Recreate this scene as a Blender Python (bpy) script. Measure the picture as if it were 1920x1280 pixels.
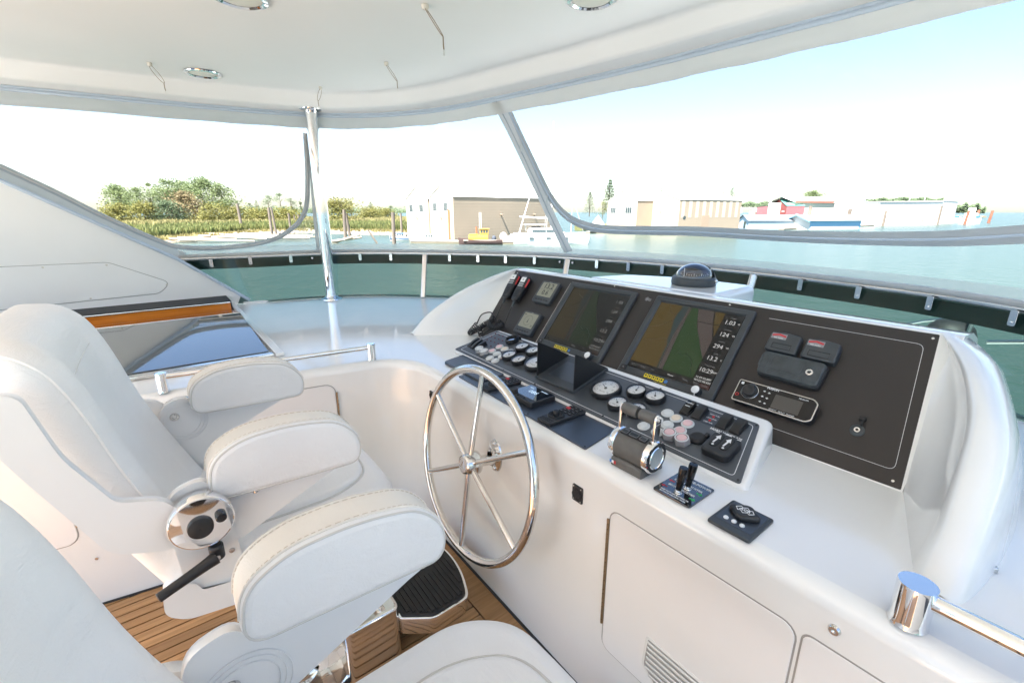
import bpy, math, random
import numpy as np
from math import sin, cos, pi, radians, atan, atan2, sqrt
from mathutils import Matrix, Vector

for o in list(bpy.data.objects): bpy.data.objects.remove(o, do_unlink=True)
SC = bpy.context.scene
COL = SC.collection
random.seed(7)

# ------------------------------------------------------------ camera
FPX = 853.0
PITCH = atan((640 - 398) / FPX)
HEAD = radians(52.3)                       # +X is the bow, +Y is port
FW = np.array([cos(PITCH) * cos(HEAD), cos(PITCH) * sin(HEAD), -sin(PITCH)])
RT = np.array([sin(HEAD), -cos(HEAD), 0.0])
UP = np.cross(RT, FW)
cam = bpy.data.cameras.new('camera'); camo = bpy.data.objects.new('camera', cam); COL.objects.link(camo)
cam.sensor_width = 36.0; cam.lens = FPX / 1920 * 36.0
cam.clip_start = 0.02; cam.clip_end = 20000
mw = Matrix.Identity(4)
for i in range(3):
    mw[i][0] = RT[i]; mw[i][1] = UP[i]; mw[i][2] = -FW[i]
camo.matrix_world = mw
SC.camera = camo

# ------------------------------------------------------------ sky, sun, exposure
SUN_AZ, SUN_EL = radians(197), radians(60)  # towards the sun: aft, a little to starboard
world = bpy.data.worlds.new('World'); SC.world = world; world.use_nodes = True
wn = world.node_tree
for n in list(wn.nodes): wn.nodes.remove(n)
sky = wn.nodes.new('ShaderNodeTexSky'); sky.sky_type = 'NISHITA'; sky.sun_disc = False
sky.sun_elevation = SUN_EL; sky.sun_rotation = pi / 2 - SUN_AZ
sky.air_density = 1.0; sky.dust_density = 1.15; sky.ozone_density = 1.5
bg = wn.nodes.new('ShaderNodeBackground'); bg.inputs[1].default_value = 0.062
wo = wn.nodes.new('ShaderNodeOutputWorld')
wn.links.new(sky.outputs[0], bg.inputs[0]); wn.links.new(bg.outputs[0], wo.inputs[0])
sl = bpy.data.lights.new('sun', 'SUN'); sl.energy = 4.9; sl.angle = radians(0.5); sl.color = (1.0, 0.96, 0.90)
so = bpy.data.objects.new('sun', sl); COL.objects.link(so)
sd = Vector((cos(SUN_EL) * cos(SUN_AZ), cos(SUN_EL) * sin(SUN_AZ), sin(SUN_EL)))
so.rotation_euler = sd.to_track_quat('Z', 'Y').to_euler()
SC.view_settings.view_transform = 'Standard'; SC.view_settings.look = 'None'
SC.view_settings.exposure = 2.54; SC.view_settings.gamma = 1.0; SC.view_settings.use_curve_mapping = False
SC.render.engine = 'CYCLES'
SC.cycles.max_bounces = 10; SC.cycles.transparent_max_bounces = 16
SC.cycles.caustics_reflective = False; SC.cycles.caustics_refractive = False

# ------------------------------------------------------------ materials
M = {}
def pm(name, col, rough=.5, metal=0., coat=0., bump=None, var=None, spec=.5, emit=None, aniso=None):
    """principled material; bump=(scale, strength, dist); var=(scale, amount) mottles the colour a little"""
    m = bpy.data.materials.new(name); m.use_nodes = True; nt = m.node_tree
    b = nt.nodes['Principled BSDF']
    b.inputs['Base Color'].default_value = (*col, 1); b.inputs['Roughness'].default_value = rough
    b.inputs['Metallic'].default_value = metal; b.inputs['Coat Weight'].default_value = coat
    b.inputs['Coat Roughness'].default_value = .05
    b.inputs['Specular IOR Level'].default_value = spec
    if emit:
        b.inputs['Emission Color'].default_value = (*emit[0], 1); b.inputs['Emission Strength'].default_value = emit[1]
    tc = None
    if bump or var:
        tc = nt.nodes.new('ShaderNodeTexCoord')
    if var:
        nz = nt.nodes.new('ShaderNodeTexNoise'); nz.inputs['Scale'].default_value = var[0]; nz.inputs['Detail'].default_value = 5
        nt.links.new(tc.outputs['Object'], nz.inputs['Vector'])
        rp = nt.nodes.new('ShaderNodeMapRange'); rp.inputs[1].default_value = .25; rp.inputs[2].default_value = .75
        rp.inputs[3].default_value = 1 - var[1]; rp.inputs[4].default_value = 1 + var[1] * .5
        nt.links.new(nz.outputs[0], rp.inputs[0])
        mx = nt.nodes.new('ShaderNodeMix'); mx.data_type = 'RGBA'; mx.blend_type = 'MULTIPLY'; mx.inputs[0].default_value = 1
        mx.inputs[6].default_value = (*col, 1); nt.links.new(rp.outputs[0], mx.inputs[7])
        nt.links.new(mx.outputs[2], b.inputs['Base Color'])
        mr = nt.nodes.new('ShaderNodeMapRange'); mr.inputs[3].default_value = max(.02, rough * .8); mr.inputs[4].default_value = min(1, rough * 1.25)
        nt.links.new(nz.outputs[0], mr.inputs[0]); nt.links.new(mr.outputs[0], b.inputs['Roughness'])
    if bump:
        nb = nt.nodes.new('ShaderNodeTexNoise'); nb.inputs['Scale'].default_value = bump[0]; nb.inputs['Detail'].default_value = 4
        nt.links.new(tc.outputs['Object'], nb.inputs['Vector'])
        bp = nt.nodes.new('ShaderNodeBump'); bp.inputs['Strength'].default_value = bump[1]; bp.inputs['Distance'].default_value = bump[2]
        nt.links.new(nb.outputs[0], bp.inputs['Height']); nt.links.new(bp.outputs[0], b.inputs['Normal'])
    M[name] = m
    return m
pm('gelcoat', (.85, .85, .825), .13, coat=.6, var=(3, .035), bump=(14, .02, .02))
pm('gelcoat_satin', (.84, .835, .82), .33, var=(3, .03))
pm('liner', (.80, .80, .79), .5, var=(2, .03), bump=(6, .05, .02))
pm('vinyl', (.81, .80, .78), .42, bump=(330, .22, .002), var=(7, .035))
pm('vinyl_cream', (.78, .735, .66), .45, bump=(330, .22, .002), var=(9, .06))
def creases(m, sc, st, d):
    nt = m.node_tree; b = nt.nodes['Principled BSDF']; old = b.inputs['Normal'].links[0].from_node
    tc = nt.nodes.new('ShaderNodeTexCoord'); mp = nt.nodes.new('ShaderNodeMapping'); mp.inputs['Scale'].default_value = (sc, sc*.35, sc*1.6); mp.inputs['Rotation'].default_value = (.3,.5,.2)
    nz = nt.nodes.new('ShaderNodeTexNoise'); nz.inputs['Detail'].default_value = 7; nz.inputs['Roughness'].default_value = .62; nz.inputs['Distortion'].default_value = .9; nz.inputs['Scale'].default_value = 1
    nt.links.new(tc.outputs['Object'], mp.inputs[0]); nt.links.new(mp.outputs[0], nz.inputs['Vector'])
    bp = nt.nodes.new('ShaderNodeBump'); bp.inputs['Strength'].default_value = st; bp.inputs['Distance'].default_value = d
    nt.links.new(nz.outputs[0], bp.inputs['Height']); nt.links.new(bp.outputs[0], old.inputs['Normal'])
creases(M['vinyl'], 16, .34, .012); creases(M['vinyl_cream'], 16, .2, .012)
pm('piping', (.62, .60, .56), .5)
pm('painted_alloy', (.80, .80, .79), .28, coat=.2)
pm('chrome', (.88, .88, .88), .04, metal=1)
pm('steel', (.70, .69, .67), .08, metal=1, bump=(30, .02, .01))
pm('brushed_steel', (.62, .61, .59), .24, metal=1)
pm('black_plastic', (.018, .019, .021), .38, bump=(600, .1, .001))
pm('black_gloss', (.008, .008, .009), .06)
pm('smoked_acrylic', (.006, .007, .009), .015, spec=1.0, coat=1)
pm('rubber', (.014, .014, .015), .6, bump=(200, .2, .001))
pm('grey_rubber', (.055, .065, .07), .55, var=(25, .45), bump=(60, .3, .003))
pm('panel_brown', (.027, .023, .022), .38, bump=(900, .1, .0006))
pm('panel_dark', (.046, .054, .064), .42, bump=(900, .1, .0006), spec=1.0)
pm('panel_gloss', (.022, .030, .044), .34, bump=(700, .06, .0005), spec=1.0)
pm('bezel', (.045, .052, .058), .42, bump=(700, .12, .0006))
pm('throttle_grey', (.115, .113, .105), .5, var=(30, .2), bump=(300, .15, .001))
pm('print_white', (.75, .76, .76), .5)
pm('print_red', (.5, .03, .04), .5)
pm('print_green', (.03, .4, .1), .5)
pm('print_grey', (.25, .26, .27), .5)
pm('sticker_yellow', (.85, .68, .02), .45)
pm('sticker_blue', (.06, .2, .5), .45)
pm('dark_red', (.16, .012, .02), .35)
pm('red_plastic', (.6, .03, .03), .35)
pm('gauge_face', (.80, .81, .80), .45)
pm('lamp_clear', (.62, .64, .63), .2)
pm('lamp_red', (.74, .50, .50), .2)
pm('lamp_amber', (.72, .62, .48), .2)
pm('lcd', (.26, .26, .20), .3)
pm('lcd_ink', (.03, .03, .028), .4)
pm('grey_button', (.4, .42, .43), .4)
pm('canvas_white', (.72, .72, .71), .75, bump=(90, .2, .003), var=(5, .06))
pm('zip_grey', (.55, .585, .61), .65, bump=(400, .3, .002))
pm('trim_blue', (.50, .58, .68), .45)
pm('dark_strip', (.14,.19,.175), .4)
pm('cord_tan', (.26, .19, .12), .8)
pm('off_white_plastic', (.66, .62, .55), .5)
pm('stitch_tan', (.60, .53, .43), .7)
pm('seam_dark', (.03, .03, .03), .7)
pm('seam_shadow', (.33, .32, .30), .7)
pm('lens', (.72, .70, .62), .3)
pm('hinge', (.36, .27, .17), .3, metal=.8)
pm('brown_box', (.05, .045, .045), .5)

def translucent(m, col, k):
    nt = m.node_tree; b = nt.nodes['Principled BSDF']; out = nt.nodes['Material Output']
    tl = nt.nodes.new('ShaderNodeBsdfTranslucent'); tl.inputs[0].default_value = (*col, 1); mx = nt.nodes.new('ShaderNodeMixShader'); mx.inputs[0].default_value = k
    nt.links.new(b.outputs[0], mx.inputs[1]); nt.links.new(tl.outputs[0], mx.inputs[2]); nt.links.new(mx.outputs[0], out.inputs[0])
translucent(M['canvas_white'], (.84,.83,.80), .5)
translucent(M['zip_grey'], (.5,.53,.55), .25)

def wood(name, c1, c2, axis=0, rough=.45, scale=1.0, coat=0., line=None):
    m = bpy.data.materials.new(name); m.use_nodes = True; nt = m.node_tree; b = nt.nodes['Principled BSDF']
    tc = nt.nodes.new('ShaderNodeTexCoord'); mp = nt.nodes.new('ShaderNodeMapping')
    s = [55 * scale] * 3; s[axis] = 3.0 * scale; mp.inputs['Scale'].default_value = s
    nt.links.new(tc.outputs['Object'], mp.inputs['Vector'])
    oi = nt.nodes.new('ShaderNodeObjectInfo')
    ad = nt.nodes.new('ShaderNodeVectorMath'); ad.operation = 'MULTIPLY_ADD'
    nt.links.new(oi.outputs['Random'], ad.inputs[0]); ad.inputs[1].default_value = (37, 11, 23)
    nt.links.new(mp.outputs[0], ad.inputs[2])
    nz = nt.nodes.new('ShaderNodeTexNoise'); nz.inputs['Scale'].default_value = 1.0; nz.inputs['Detail'].default_value = 6; nz.inputs['Distortion'].default_value = .6
    nt.links.new(ad.outputs[0], nz.inputs['Vector'])
    cr = nt.nodes.new('ShaderNodeValToRGB'); cr.color_ramp.elements[0].position = .3; cr.color_ramp.elements[1].position = .7
    cr.color_ramp.elements[0].color = (*c1, 1); cr.color_ramp.elements[1].color = (*c2, 1)
    nt.links.new(nz.outputs[0], cr.inputs[0])
    hs = nt.nodes.new('ShaderNodeHueSaturation')
    mr = nt.nodes.new('ShaderNodeMapRange'); mr.inputs[3].default_value = .82; mr.inputs[4].default_value = 1.15
    nt.links.new(oi.outputs['Random'], mr.inputs[0]); nt.links.new(mr.outputs[0], hs.inputs['Value'])
    nt.links.new(cr.outputs[0], hs.inputs['Color']); nt.links.new(hs.outputs[0], b.inputs['Base Color'])
    b.inputs['Roughness'].default_value = rough; b.inputs['Coat Weight'].default_value = coat
    bp = nt.nodes.new('ShaderNodeBump'); bp.inputs['Strength'].default_value = .15; bp.inputs['Distance'].default_value = .002
    nt.links.new(nz.outputs[0], bp.inputs['Height']); nt.links.new(bp.outputs[0], b.inputs['Normal'])
    M[name] = m
wood('teak', (.34, .175, .066), (.52, .29, .125))
wood('teak_veneer', (.17, .085, .035), (.33, .17, .075), scale=.45)
wood('teak_varnish', (.45, .125, .012), (.62, .20, .02), rough=.15, coat=.8)
wood('old_pile', (.10, .08, .065), (.24, .20, .16), axis=2, rough=.9, scale=.1)
wood('rust_pile', (.16, .05, .03), (.34, .12, .07), axis=2, rough=.9, scale=.1)
wood('drift_log', (.36, .29, .21), (.58, .50, .40), rough=.85, scale=.08)

def glassy(name, tint, rough=.02, boost=1.0, haze=0.0, hazecol=(.8, .8, .8)):
    """thin sheet: tinted transparency with a fresnel reflection, optional slight milkiness"""
    m = bpy.data.materials.new(name); m.use_nodes = True; nt = m.node_tree
    for n in list(nt.nodes): nt.nodes.remove(n)
    out = nt.nodes.new('ShaderNodeOutputMaterial'); tr = nt.nodes.new('ShaderNodeBsdfTransparent'); tr.inputs[0].default_value = (*tint, 1)
    gl = nt.nodes.new('ShaderNodeBsdfGlossy'); gl.inputs['Roughness'].default_value = rough
    # Schlick reflection, the same from both sides of the sheet
    ge = nt.nodes.new('ShaderNodeNewGeometry'); dp = nt.nodes.new('ShaderNodeVectorMath'); dp.operation = 'DOT_PRODUCT'
    nt.links.new(ge.outputs['Normal'], dp.inputs[0]); nt.links.new(ge.outputs['Incoming'], dp.inputs[1])
    def mth(op, a, b=None, clamp=False):
        n_ = nt.nodes.new('ShaderNodeMath'); n_.operation = op; n_.use_clamp = clamp
        for i, q in enumerate((a, b)):
            if q is None: continue
            if isinstance(q, (int, float)): n_.inputs[i].default_value = q
            else: nt.links.new(q, n_.inputs[i])
        return n_.outputs[0]
    fc = mth('POWER', mth('SUBTRACT', 1.0, mth('ABSOLUTE', dp.outputs['Value']), True), 5.0)
    ml_out = mth('MULTIPLY', mth('MULTIPLY_ADD' if False else 'ADD', mth('MULTIPLY', fc, .96), .04), boost, True)
    mx = nt.nodes.new('ShaderNodeMixShader')
    nt.links.new(ml_out, mx.inputs[0]); nt.links.new(tr.outputs[0], mx.inputs[1]); nt.links.new(gl.outputs[0], mx.inputs[2])
    last = mx
    if haze:
        df = nt.nodes.new('ShaderNodeBsdfDiffuse'); df.inputs[0].default_value = (*hazecol, 1)
        m2 = nt.nodes.new('ShaderNodeMixShader'); m2.inputs[0].default_value = haze
        nt.links.new(mx.outputs[0], m2.inputs[1]); nt.links.new(df.outputs[0], m2.inputs[2]); last = m2
    nt.links.new(last.outputs[0], out.inputs[0]); M[name] = m
glassy('tinted_glass', (.27, .37, .348), boost=.8)
glassy('gauge_glass', (.97, .97, .97), boost=2.2)
glassy('clear_vinyl', (.985, .99, .99), boost=.25, haze=.01)
glassy('skirt_vinyl', (.93, .94, .94), boost=.6, haze=.25, hazecol=(.9, .9, .89))
glassy('milky_vinyl', (.93, .94, .93), boost=.3, haze=.16)
glassy('clear_dome', (.92, .94, .97), boost=3.0)
glassy('lamp_glass', (.85, .86, .86), boost=1.5, haze=.3)

def emis(name, col, s):
    pm(name, (.004, .004, .004), .08, emit=(col, s))

# ------------------------------------------------------------ mesh helpers
def rrect(w, h, r=0, n=4, cx=0, cy=0):
    if r <= 0: return [(cx - w/2, cy - h/2), (cx + w/2, cy - h/2), (cx + w/2, cy + h/2), (cx - w/2, cy + h/2)]
    P = []
    for (sx, sy, a0) in ((1, -1, -90), (1, 1, 0), (-1, 1, 90), (-1, -1, 180)):
        for i in range(n + 1):
            a = radians(a0 + 90 * i / n)
            P.append((cx + sx * (w/2 - r) + r * cos(a), cy + sy * (h/2 - r) + r * sin(a)))
    return P
def circ(r, n=24, cx=0, cy=0, a0=0): return [(cx + r * cos(2*pi*i/n + a0), cy + r * sin(2*pi*i/n + a0)) for i in range(n)]
def roundpoly(pts, r, n=4):
    """round every corner of a CCW polygon by about r (r may be a list)"""
    out = []; N = len(pts)
    for i in range(N):
        p0 = Vector(pts[i-1]); p = Vector(pts[i]); p1 = Vector(pts[(i+1) % N]); rr = r[i] if isinstance(r, (list, tuple)) else r
        a = p0 - p; b = p1 - p; k = min(rr, a.length * .48, b.length * .48)
        if k < 1e-5: out.append(tuple(p)); continue
        A = p + a.normalized() * k; B = p + b.normalized() * k
        for j in range(n + 1):
            t = j / n; out.append(tuple(A * (1-t)**2 + p * 2*t*(1-t) + B * t*t))
    return out
def catmull(P, k=6, closed=False):
    P = [np.array(p, float) for p in P]; N = len(P); out = []
    for i in range(N if closed else N - 1):
        p1 = P[i]; p2 = P[(i+1) % N]
        p0 = P[i-1] if (i > 0 or closed) else 2*p1 - p2
        p3 = P[(i+2) % N] if (i + 2 < N or closed) else 2*p2 - p1
        for j in range(k):
            t = j / k
            out.append(.5 * (2*p1 + (p2-p0)*t + (2*p0-5*p1+4*p2-p3)*t*t + (3*p1-p0-3*p2+p3)*t**3))
    if not closed: out.append(P[-1])
    return out
def inset(P, d):
    N = len(P); out = []
    for i in range(N):
        a = P[i-1]; p = P[i]; b = P[(i+1) % N]
        e1 = (p[0]-a[0], p[1]-a[1]); e2 = (b[0]-p[0], b[1]-p[1])
        l1 = math.hypot(*e1) or 1e-9; l2 = math.hypot(*e2) or 1e-9
        n1 = (-e1[1]/l1, e1[0]/l1); n2 = (-e2[1]/l2, e2[0]/l2)
        mx, my = n1[0]+n2[0], n1[1]+n2[1]; ml = math.hypot(mx, my) or 1e-9
        mx /= ml; my /= ml; c = max(.35, mx*n1[0] + my*n1[1])
        out.append((p[0] + mx*d/c, p[1] + my*d/c))
    return out
def XF(loc=(0,0,0), rx=0, ry=0, rz=0, s=1.0):
    return Matrix.Translation(loc) @ Matrix.Rotation(rz, 4, 'Z') @ Matrix.Rotation(ry, 4, 'Y') @ Matrix.Rotation(rx, 4, 'X') @ Matrix.Scale(s, 4)
AX_X = Matrix(((0,0,1,0),(1,0,0,0),(0,1,0,0),(0,0,0,1)))   # local z -> x, local x -> y, local y -> z
AX_Y = Matrix(((1,0,0,0),(0,0,-1,0),(0,1,0,0),(0,0,0,1)))  # local x -> x, local y -> z, local z -> -y

class MB:
    def __init__(s): s.v = []; s.f = []; s.m = []; s.flat = set()
    def add(s, V, Fs, T=None, mi=0):
        k = len(s.v)
        if T is not None: V = [T @ Vector(p) for p in V]
        s.v += [tuple(p) for p in V]; s.f += [tuple(i + k for i in f) for f in Fs]; s.m += [mi] * len(Fs)
        return s
    def rprism(s, P, z0, z1, r=0, rb=0, n=3, T=None, mi=0, mi_top=None):
        N = len(P); rings = []
        if rb > 0:
            for i in range(n):
                a = pi/2 * i / n; rings.append((inset(P, rb*(1-sin(a))) if rb else P, z0 + rb*(1-cos(a))))
        rings.append((P, z0 + rb)); 
        if z1 - r > z0 + rb + 1e-7: rings.append((P, z1 - r))
        if r > 0:
            for i in range(1, n + 1):
                a = pi/2 * i / n; rings.append((inset(P, r*(1-cos(a))), z1 - r + r*sin(a)))
        V = []; F = []
        for (Q, z) in rings: V += [(q[0], q[1], z) for q in Q]
        for j in range(len(rings) - 1):
            for i in range(N):
                F.append((j*N+i, j*N+(i+1) % N, (j+1)*N+(i+1) % N, (j+1)*N+i))
        F.append(tuple(range(N-1, -1, -1)))
        s.add(V, F, T, mi); s.flat.add(len(s.f) - 1); s.flat.add(len(s.f))
        s.add([V[(len(rings)-1)*N + i] for i in range(N)], [tuple(range(N))], T, mi if mi_top is None else mi_top)
        return s
    def box(s, x0, x1, y0, y1, z0, z1, r=0, T=None, mi=0):
        return s.rprism([(x0,y0),(x1,y0),(x1,y1),(x0,y1)], z0, z1, r, r, 2, T, mi)
    def lathe(s, prof, n=24, T=None, mi=0, caps=False):
        V = []; F = []; K = len(prof)
        for (r, z) in prof:
            for i in range(n): V.append((r*cos(2*pi*i/n), r*sin(2*pi*i/n), z))
        for j in range(K-1):
            for i in range(n): F.append((j*n+i, j*n+(i+1) % n, (j+1)*n+(i+1) % n, (j+1)*n+i))
        if caps and prof[0][0] > 1e-6: F.append(tuple(range(n-1, -1, -1)))
        if caps and prof[-1][0] > 1e-6: F.append(tuple((K-1)*n + i for i in range(n)))
        return s.add(V, F, T, mi)
    def cyl(s, r, z0, z1, n=20, b=0, T=None, mi=0):
        pr = [(r, z0), (r, z1)] if not b else [(r-b, z0), (r, z0+b), (r, z1-b), (r-b, z1)]
        return s.lathe(pr, n, T, mi, True)
    def tube(s, P, r, n=10, closed=False, T=None, mi=0, flat=1.0):
        P = [Vector(p) for p in P]; N = len(P); R = r if isinstance(r, (list, tuple)) else [r]*N
        V = []; F = []; nrm = None
        for i in range(N):
            if closed: t = P[(i+1) % N] - P[i-1]
            else: t = P[min(i+1, N-1)] - P[max(i-1, 0)]
            t.normalize()
            if nrm is None:
                nrm = t.orthogonal().normalized()
                if abs(t.z) < .9: nrm = (Vector((0,0,1)) - t * t.z).normalized()
            else:
                nrm = (nrm - t * nrm.dot(t)).normalized()
            b = t.cross(nrm)
            for k in range(n):
                a = 2*pi*k/n; V.append(P[i] + (nrm*cos(a)*flat + b*sin(a)) * R[i])
        for i in range(N if closed else N-1):
            j = (i+1) % N
            for k in range(n): F.append((i*n+k, i*n+(k+1) % n, j*n+(k+1) % n, j*n+k))
        if not closed:
            F.append(tuple(range(n-1, -1, -1))); F.append(tuple((N-1)*n + k for k in range(n)))
        return s.add(V, F, T, mi)
    def grid(s, rows, T=None, mi=0, flip=False):
        K = len(rows[0]); V = [p for r in rows for p in r]; F = []
        for j in range(len(rows)-1):
            for i in range(K-1):
                f = (j*K+i, j*K+i+1, (j+1)*K+i+1, (j+1)*K+i); F.append(f[::-1] if flip else f)
        return s.add(V, F, T, mi)
    def loft(s, rings, caps=True, T=None, mi=0):
        N = len(rings[0]); V = [p for r in rings for p in r]; F = []
        for j in range(len(rings)-1):
            for i in range(N): F.append((j*N+i, j*N+(i+1) % N, (j+1)*N+(i+1) % N, (j+1)*N+i))
        if caps: F.append(tuple(range(N-1, -1, -1))); F.append(tuple((len(rings)-1)*N+i for i in range(N)))
        return s.add(V, F, T, mi)
    def ball(s, r, c=(0,0,0), n=14, k=8, sq=1.0, T=None, mi=0, half=False):
        pr = []
        for i in range(k+1):
            a = (0 if half else -pi/2) + (pi/2 if half else pi) * i / k
            pr.append((max(1e-7, r*cos(a)), r*sin(a)*sq))
        TT = Matrix.Translation(c); 
        return s.lathe(pr, n, TT if T is None else T @ TT, mi)
    def build(s, name, mats, parent=None, sharp=38, T=None, kind=None, label=None, fixn=True):
        me = bpy.data.meshes.new(name)
        V = s.v if T is None else [tuple(T @ Vector(p)) for p in s.v]
        me.from_pydata(V, [], s.f)
        if not isinstance(mats, (list, tuple)): mats = [mats]
        for m in mats: me.materials.append(M[m] if isinstance(m, str) else m)
        if len(mats) > 1: me.polygons.foreach_set('material_index', s.m)
        if fixn:
            import bmesh
            bm = bmesh.new(); bm.from_mesh(me); bmesh.ops.recalc_face_normals(bm, faces=bm.faces); bm.to_mesh(me); bm.free()
        me.polygons.foreach_set('use_smooth', [i not in s.flat for i in range(len(me.polygons))])
        me.set_sharp_from_angle(angle=radians(sharp)); me.update()
        o = bpy.data.objects.new(name, me); COL.objects.link(o)
        if parent: o.parent = parent
        if kind: o['kind'] = kind
        if label: o['label'] = label
        return o

def thing(name, label, cat, T=None, loc=None, group=None):
    o = bpy.data.objects.new(name, None); COL.objects.link(o); o.empty_display_size = .05
    if T is not None: o.matrix_world = T
    if loc is not None: o.location = loc
    o['label'] = label; o['category'] = cat
    if group: o['group'] = group
    return o
def tag(o, label, cat, group=None):
    o['label'] = label; o['category'] = cat
    if group: o['group'] = group
    return o
def copy_tree(o, parent=None):
    c = o.copy(); COL.objects.link(c)
    if parent: c.parent = parent
    for ch in list(o.children): copy_tree(ch, c)
    return c
def text(s, size, mat, parent, loc=(0,0,0), rz=0, align='CENTER', name='lettering', ext=.0004, T=None, sx=1.0, bold=0.0):
    cu = bpy.data.curves.new('t', 'FONT'); cu.body = s; cu.size = size; cu.align_x = align; cu.align_y = 'CENTER'
    cu.extrude = ext; cu.resolution_u = 2; cu.offset = bold
    to = bpy.data.objects.new('t', cu); COL.objects.link(to)
    dg = bpy.context.evaluated_depsgraph_get()
    me = bpy.data.meshes.new_from_object(to.evaluated_get(dg))
    bpy.data.objects.remove(to, do_unlink=True)
    me.materials.clear(); me.materials.append(M[mat])
    o = bpy.data.objects.new(name, me); me.name = name; COL.objects.link(o)
    o.parent = parent
    o.matrix_local = (XF(loc, rz=rz) @ Matrix.Diagonal((sx, 1, 1, 1))) if T is None else T
    return o
def frame(t_deg, org):
    """instrument-plane frame: x to starboard, y up the slope (forward), z out of the panel"""
    t = radians(t_deg); m = Matrix.Identity(4)
    U = (0,-1,0); V = (cos(t),0,sin(t)); W = (-sin(t),0,cos(t))
    for i in range(3): m[i][0] = U[i]; m[i][1] = V[i]; m[i][2] = W[i]; m[i][3] = org[i]
    return m
def at(Fm, y, s, w=0.0, rz=0): return Fm @ Matrix.Translation((-y, s, w)) @ Matrix.Rotation(rz, 4, 'Z')
PANEL = frame(50, (1.51, 0, -.735))        # brown instrument panel
STRIP = frame(16, (1.18, 0, -.72))         # gauge strip
ZC = -.735
FLAT = frame(0, (0, 0, ZC))                # counter
FRONT = Matrix(((0,0,-1,.955),(-1,0,0,0),(0,1,0,0),(0,0,0,1)))  # console face: x to starboard, y up, z aft
def pray(px, py):
    return RT*(px-960) + UP*(640-py) + FW*FPX
def wz(px, py, z):
    """a point of the photograph brought down to a level plane"""
    r = pray(px, py); return r * (z / r[2])
FLOOR = -1.65
WATER = -6.5

# ============================================================ THE YACHT
# ---- plan curves (x, y): windscreen rail R at z=ZR, hardtop rim T at z=ZT, matched point by point
ZR, ZT = -.355, .745
RAIL = [(-3.2,4.75),(-1,4.58),(.1,4.45),(.6,4.39),(1.15,4.29),(1.55,4.09),(1.92,3.75),(2.33,3.26),(2.54,2.93),(2.64,2.68),(2.83,1.95),(2.87,1.33),(2.80,.78),(2.71,.42),(2.54,.1),(2.2,-.5),(1.6,-1.25),(.8,-1.7),(-3.2,-2.1)]
RIM = [(-2.2,4.57),(-1,4.50),(.1,4.37),(.55,4.30),(1.0,4.2),(1.35,4.04),(1.62,3.80),(1.84,3.46),(1.95,3.16),(2.02,2.87),(2.15,2.22),(2.23,1.7),(2.28,1.15),(2.31,.72),(2.30,.35),(2.24,-.05),(2.0,-.5),(1.3,-.85),(-2.2,-1.0)]  # unseen aft and starboard edges pulled in to let more daylight under
KU = 8
Rc = [np.array([p[0], p[1], ZR]) for p in catmull(RAIL, KU)]
Tc = [np.array([p[0], p[1], ZT]) for p in catmull(RIM, KU)]
NU = len(Rc)
def lerpc(C, u):
    u = min(max(u, 0), NU - 1.0001); i = int(u); t = u - i
    return C[i]*(1-t) + C[i+1]*t
def encl(u, v):                       # the enclosure surface, v=0 at the rail, 1 at the hardtop
    a = lerpc(Rc, u); b = lerpc(Tc, u)
    return a*(1-v) + b*v
def proj(p):
    d = p @ FW; return np.array((960 + FPX*(p @ RT)/d, 640 - FPX*(p @ UP)/d))
def hit(px, py):
    """where the line of sight meets the enclosure surface"""
    best = None
    for u in np.arange(1*KU, 15.5*KU, .5):
        for v in np.arange(-.1, 1.15, .05):
            q = encl(u, v)
            if q @ FW < .2: continue
            e = proj(q) - (px, py); e = e @ e
            if best is None or e < best[0]: best = (e, u, v)
    _, u, v = best; h = .25
    for _ in range(40):
        imp = False
        for du, dv in ((h,0),(-h,0),(0,h*.1),(0,-h*.1)):
            e = proj(encl(u+du, v+dv)) - (px, py); e = e @ e
            if e < best[0]: best = (e, u+du, v+dv); imp = True
        u, v = best[1], best[2]
        if not imp: h *= .5
    return u, v
def rail_u(px, z=ZR):
    us = np.arange(1.5*KU, 15.2*KU, .1); best = None
    for u in us:
        p = lerpc(Rc, u); 
        if p @ FW < .2: continue
        e = abs(proj(np.array([p[0], p[1], z]))[0] - px)
        if best is None or e < best[0]: best = (e, u)
    return best[1]
def ctang(C, u): 
    t = lerpc(C, u + .3) - lerpc(C, u - .3); return t / np.linalg.norm(t)

# ---- teak deck: caulked base, planks, margin board
def solid(P, z0, z1, name, mat, kind=None, **k):
    o = MB().rprism(P, z0, z1, **k).build(name, mat)
    if kind: o['kind'] = kind
    return o
deck = solid([(-6,-2.3),(.96,-2.3),(.96,2.9),(-6,2.9)], FLOOR-.06, FLOOR-.006, 'deck_floor', 'seam_dark', 'structure')
yy = -.62; i = 0; shared = {}
while yy < 2.42:
    w = .0445
    for (x0, x1) in ((-2.6, .838),):
        if 'p' not in shared:
            o = MB().box(x0, x1, -w/2, w/2, -.012, 0).build('plank', 'teak', deck); shared['p'] = o.data
        else:
            o = bpy.data.objects.new('plank', shared['p']); COL.objects.link(o); o.parent = deck
        o.location = (0, yy, FLOOR + .001)
    yy += .0515
o = MB().box(.844, .944, -.6, 2.5, -.012, 0).build('margin_board', 'teak', deck); o.location = (0, 0, FLOOR + .0015); 
MB().box(-2.9, -2.61, -2.2, 2.8, FLOOR-.006, FLOOR+.001).build('aft_deck_boards', 'teak', deck)
MB().box(-9, -2.91, -2.2, 4.4, FLOOR-.006, FLOOR+.004).build('aft_bounce_deck', 'gelcoat_satin', deck)  # unseen deck aft, made white to bounce sunlight forward under the hardtop
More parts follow.
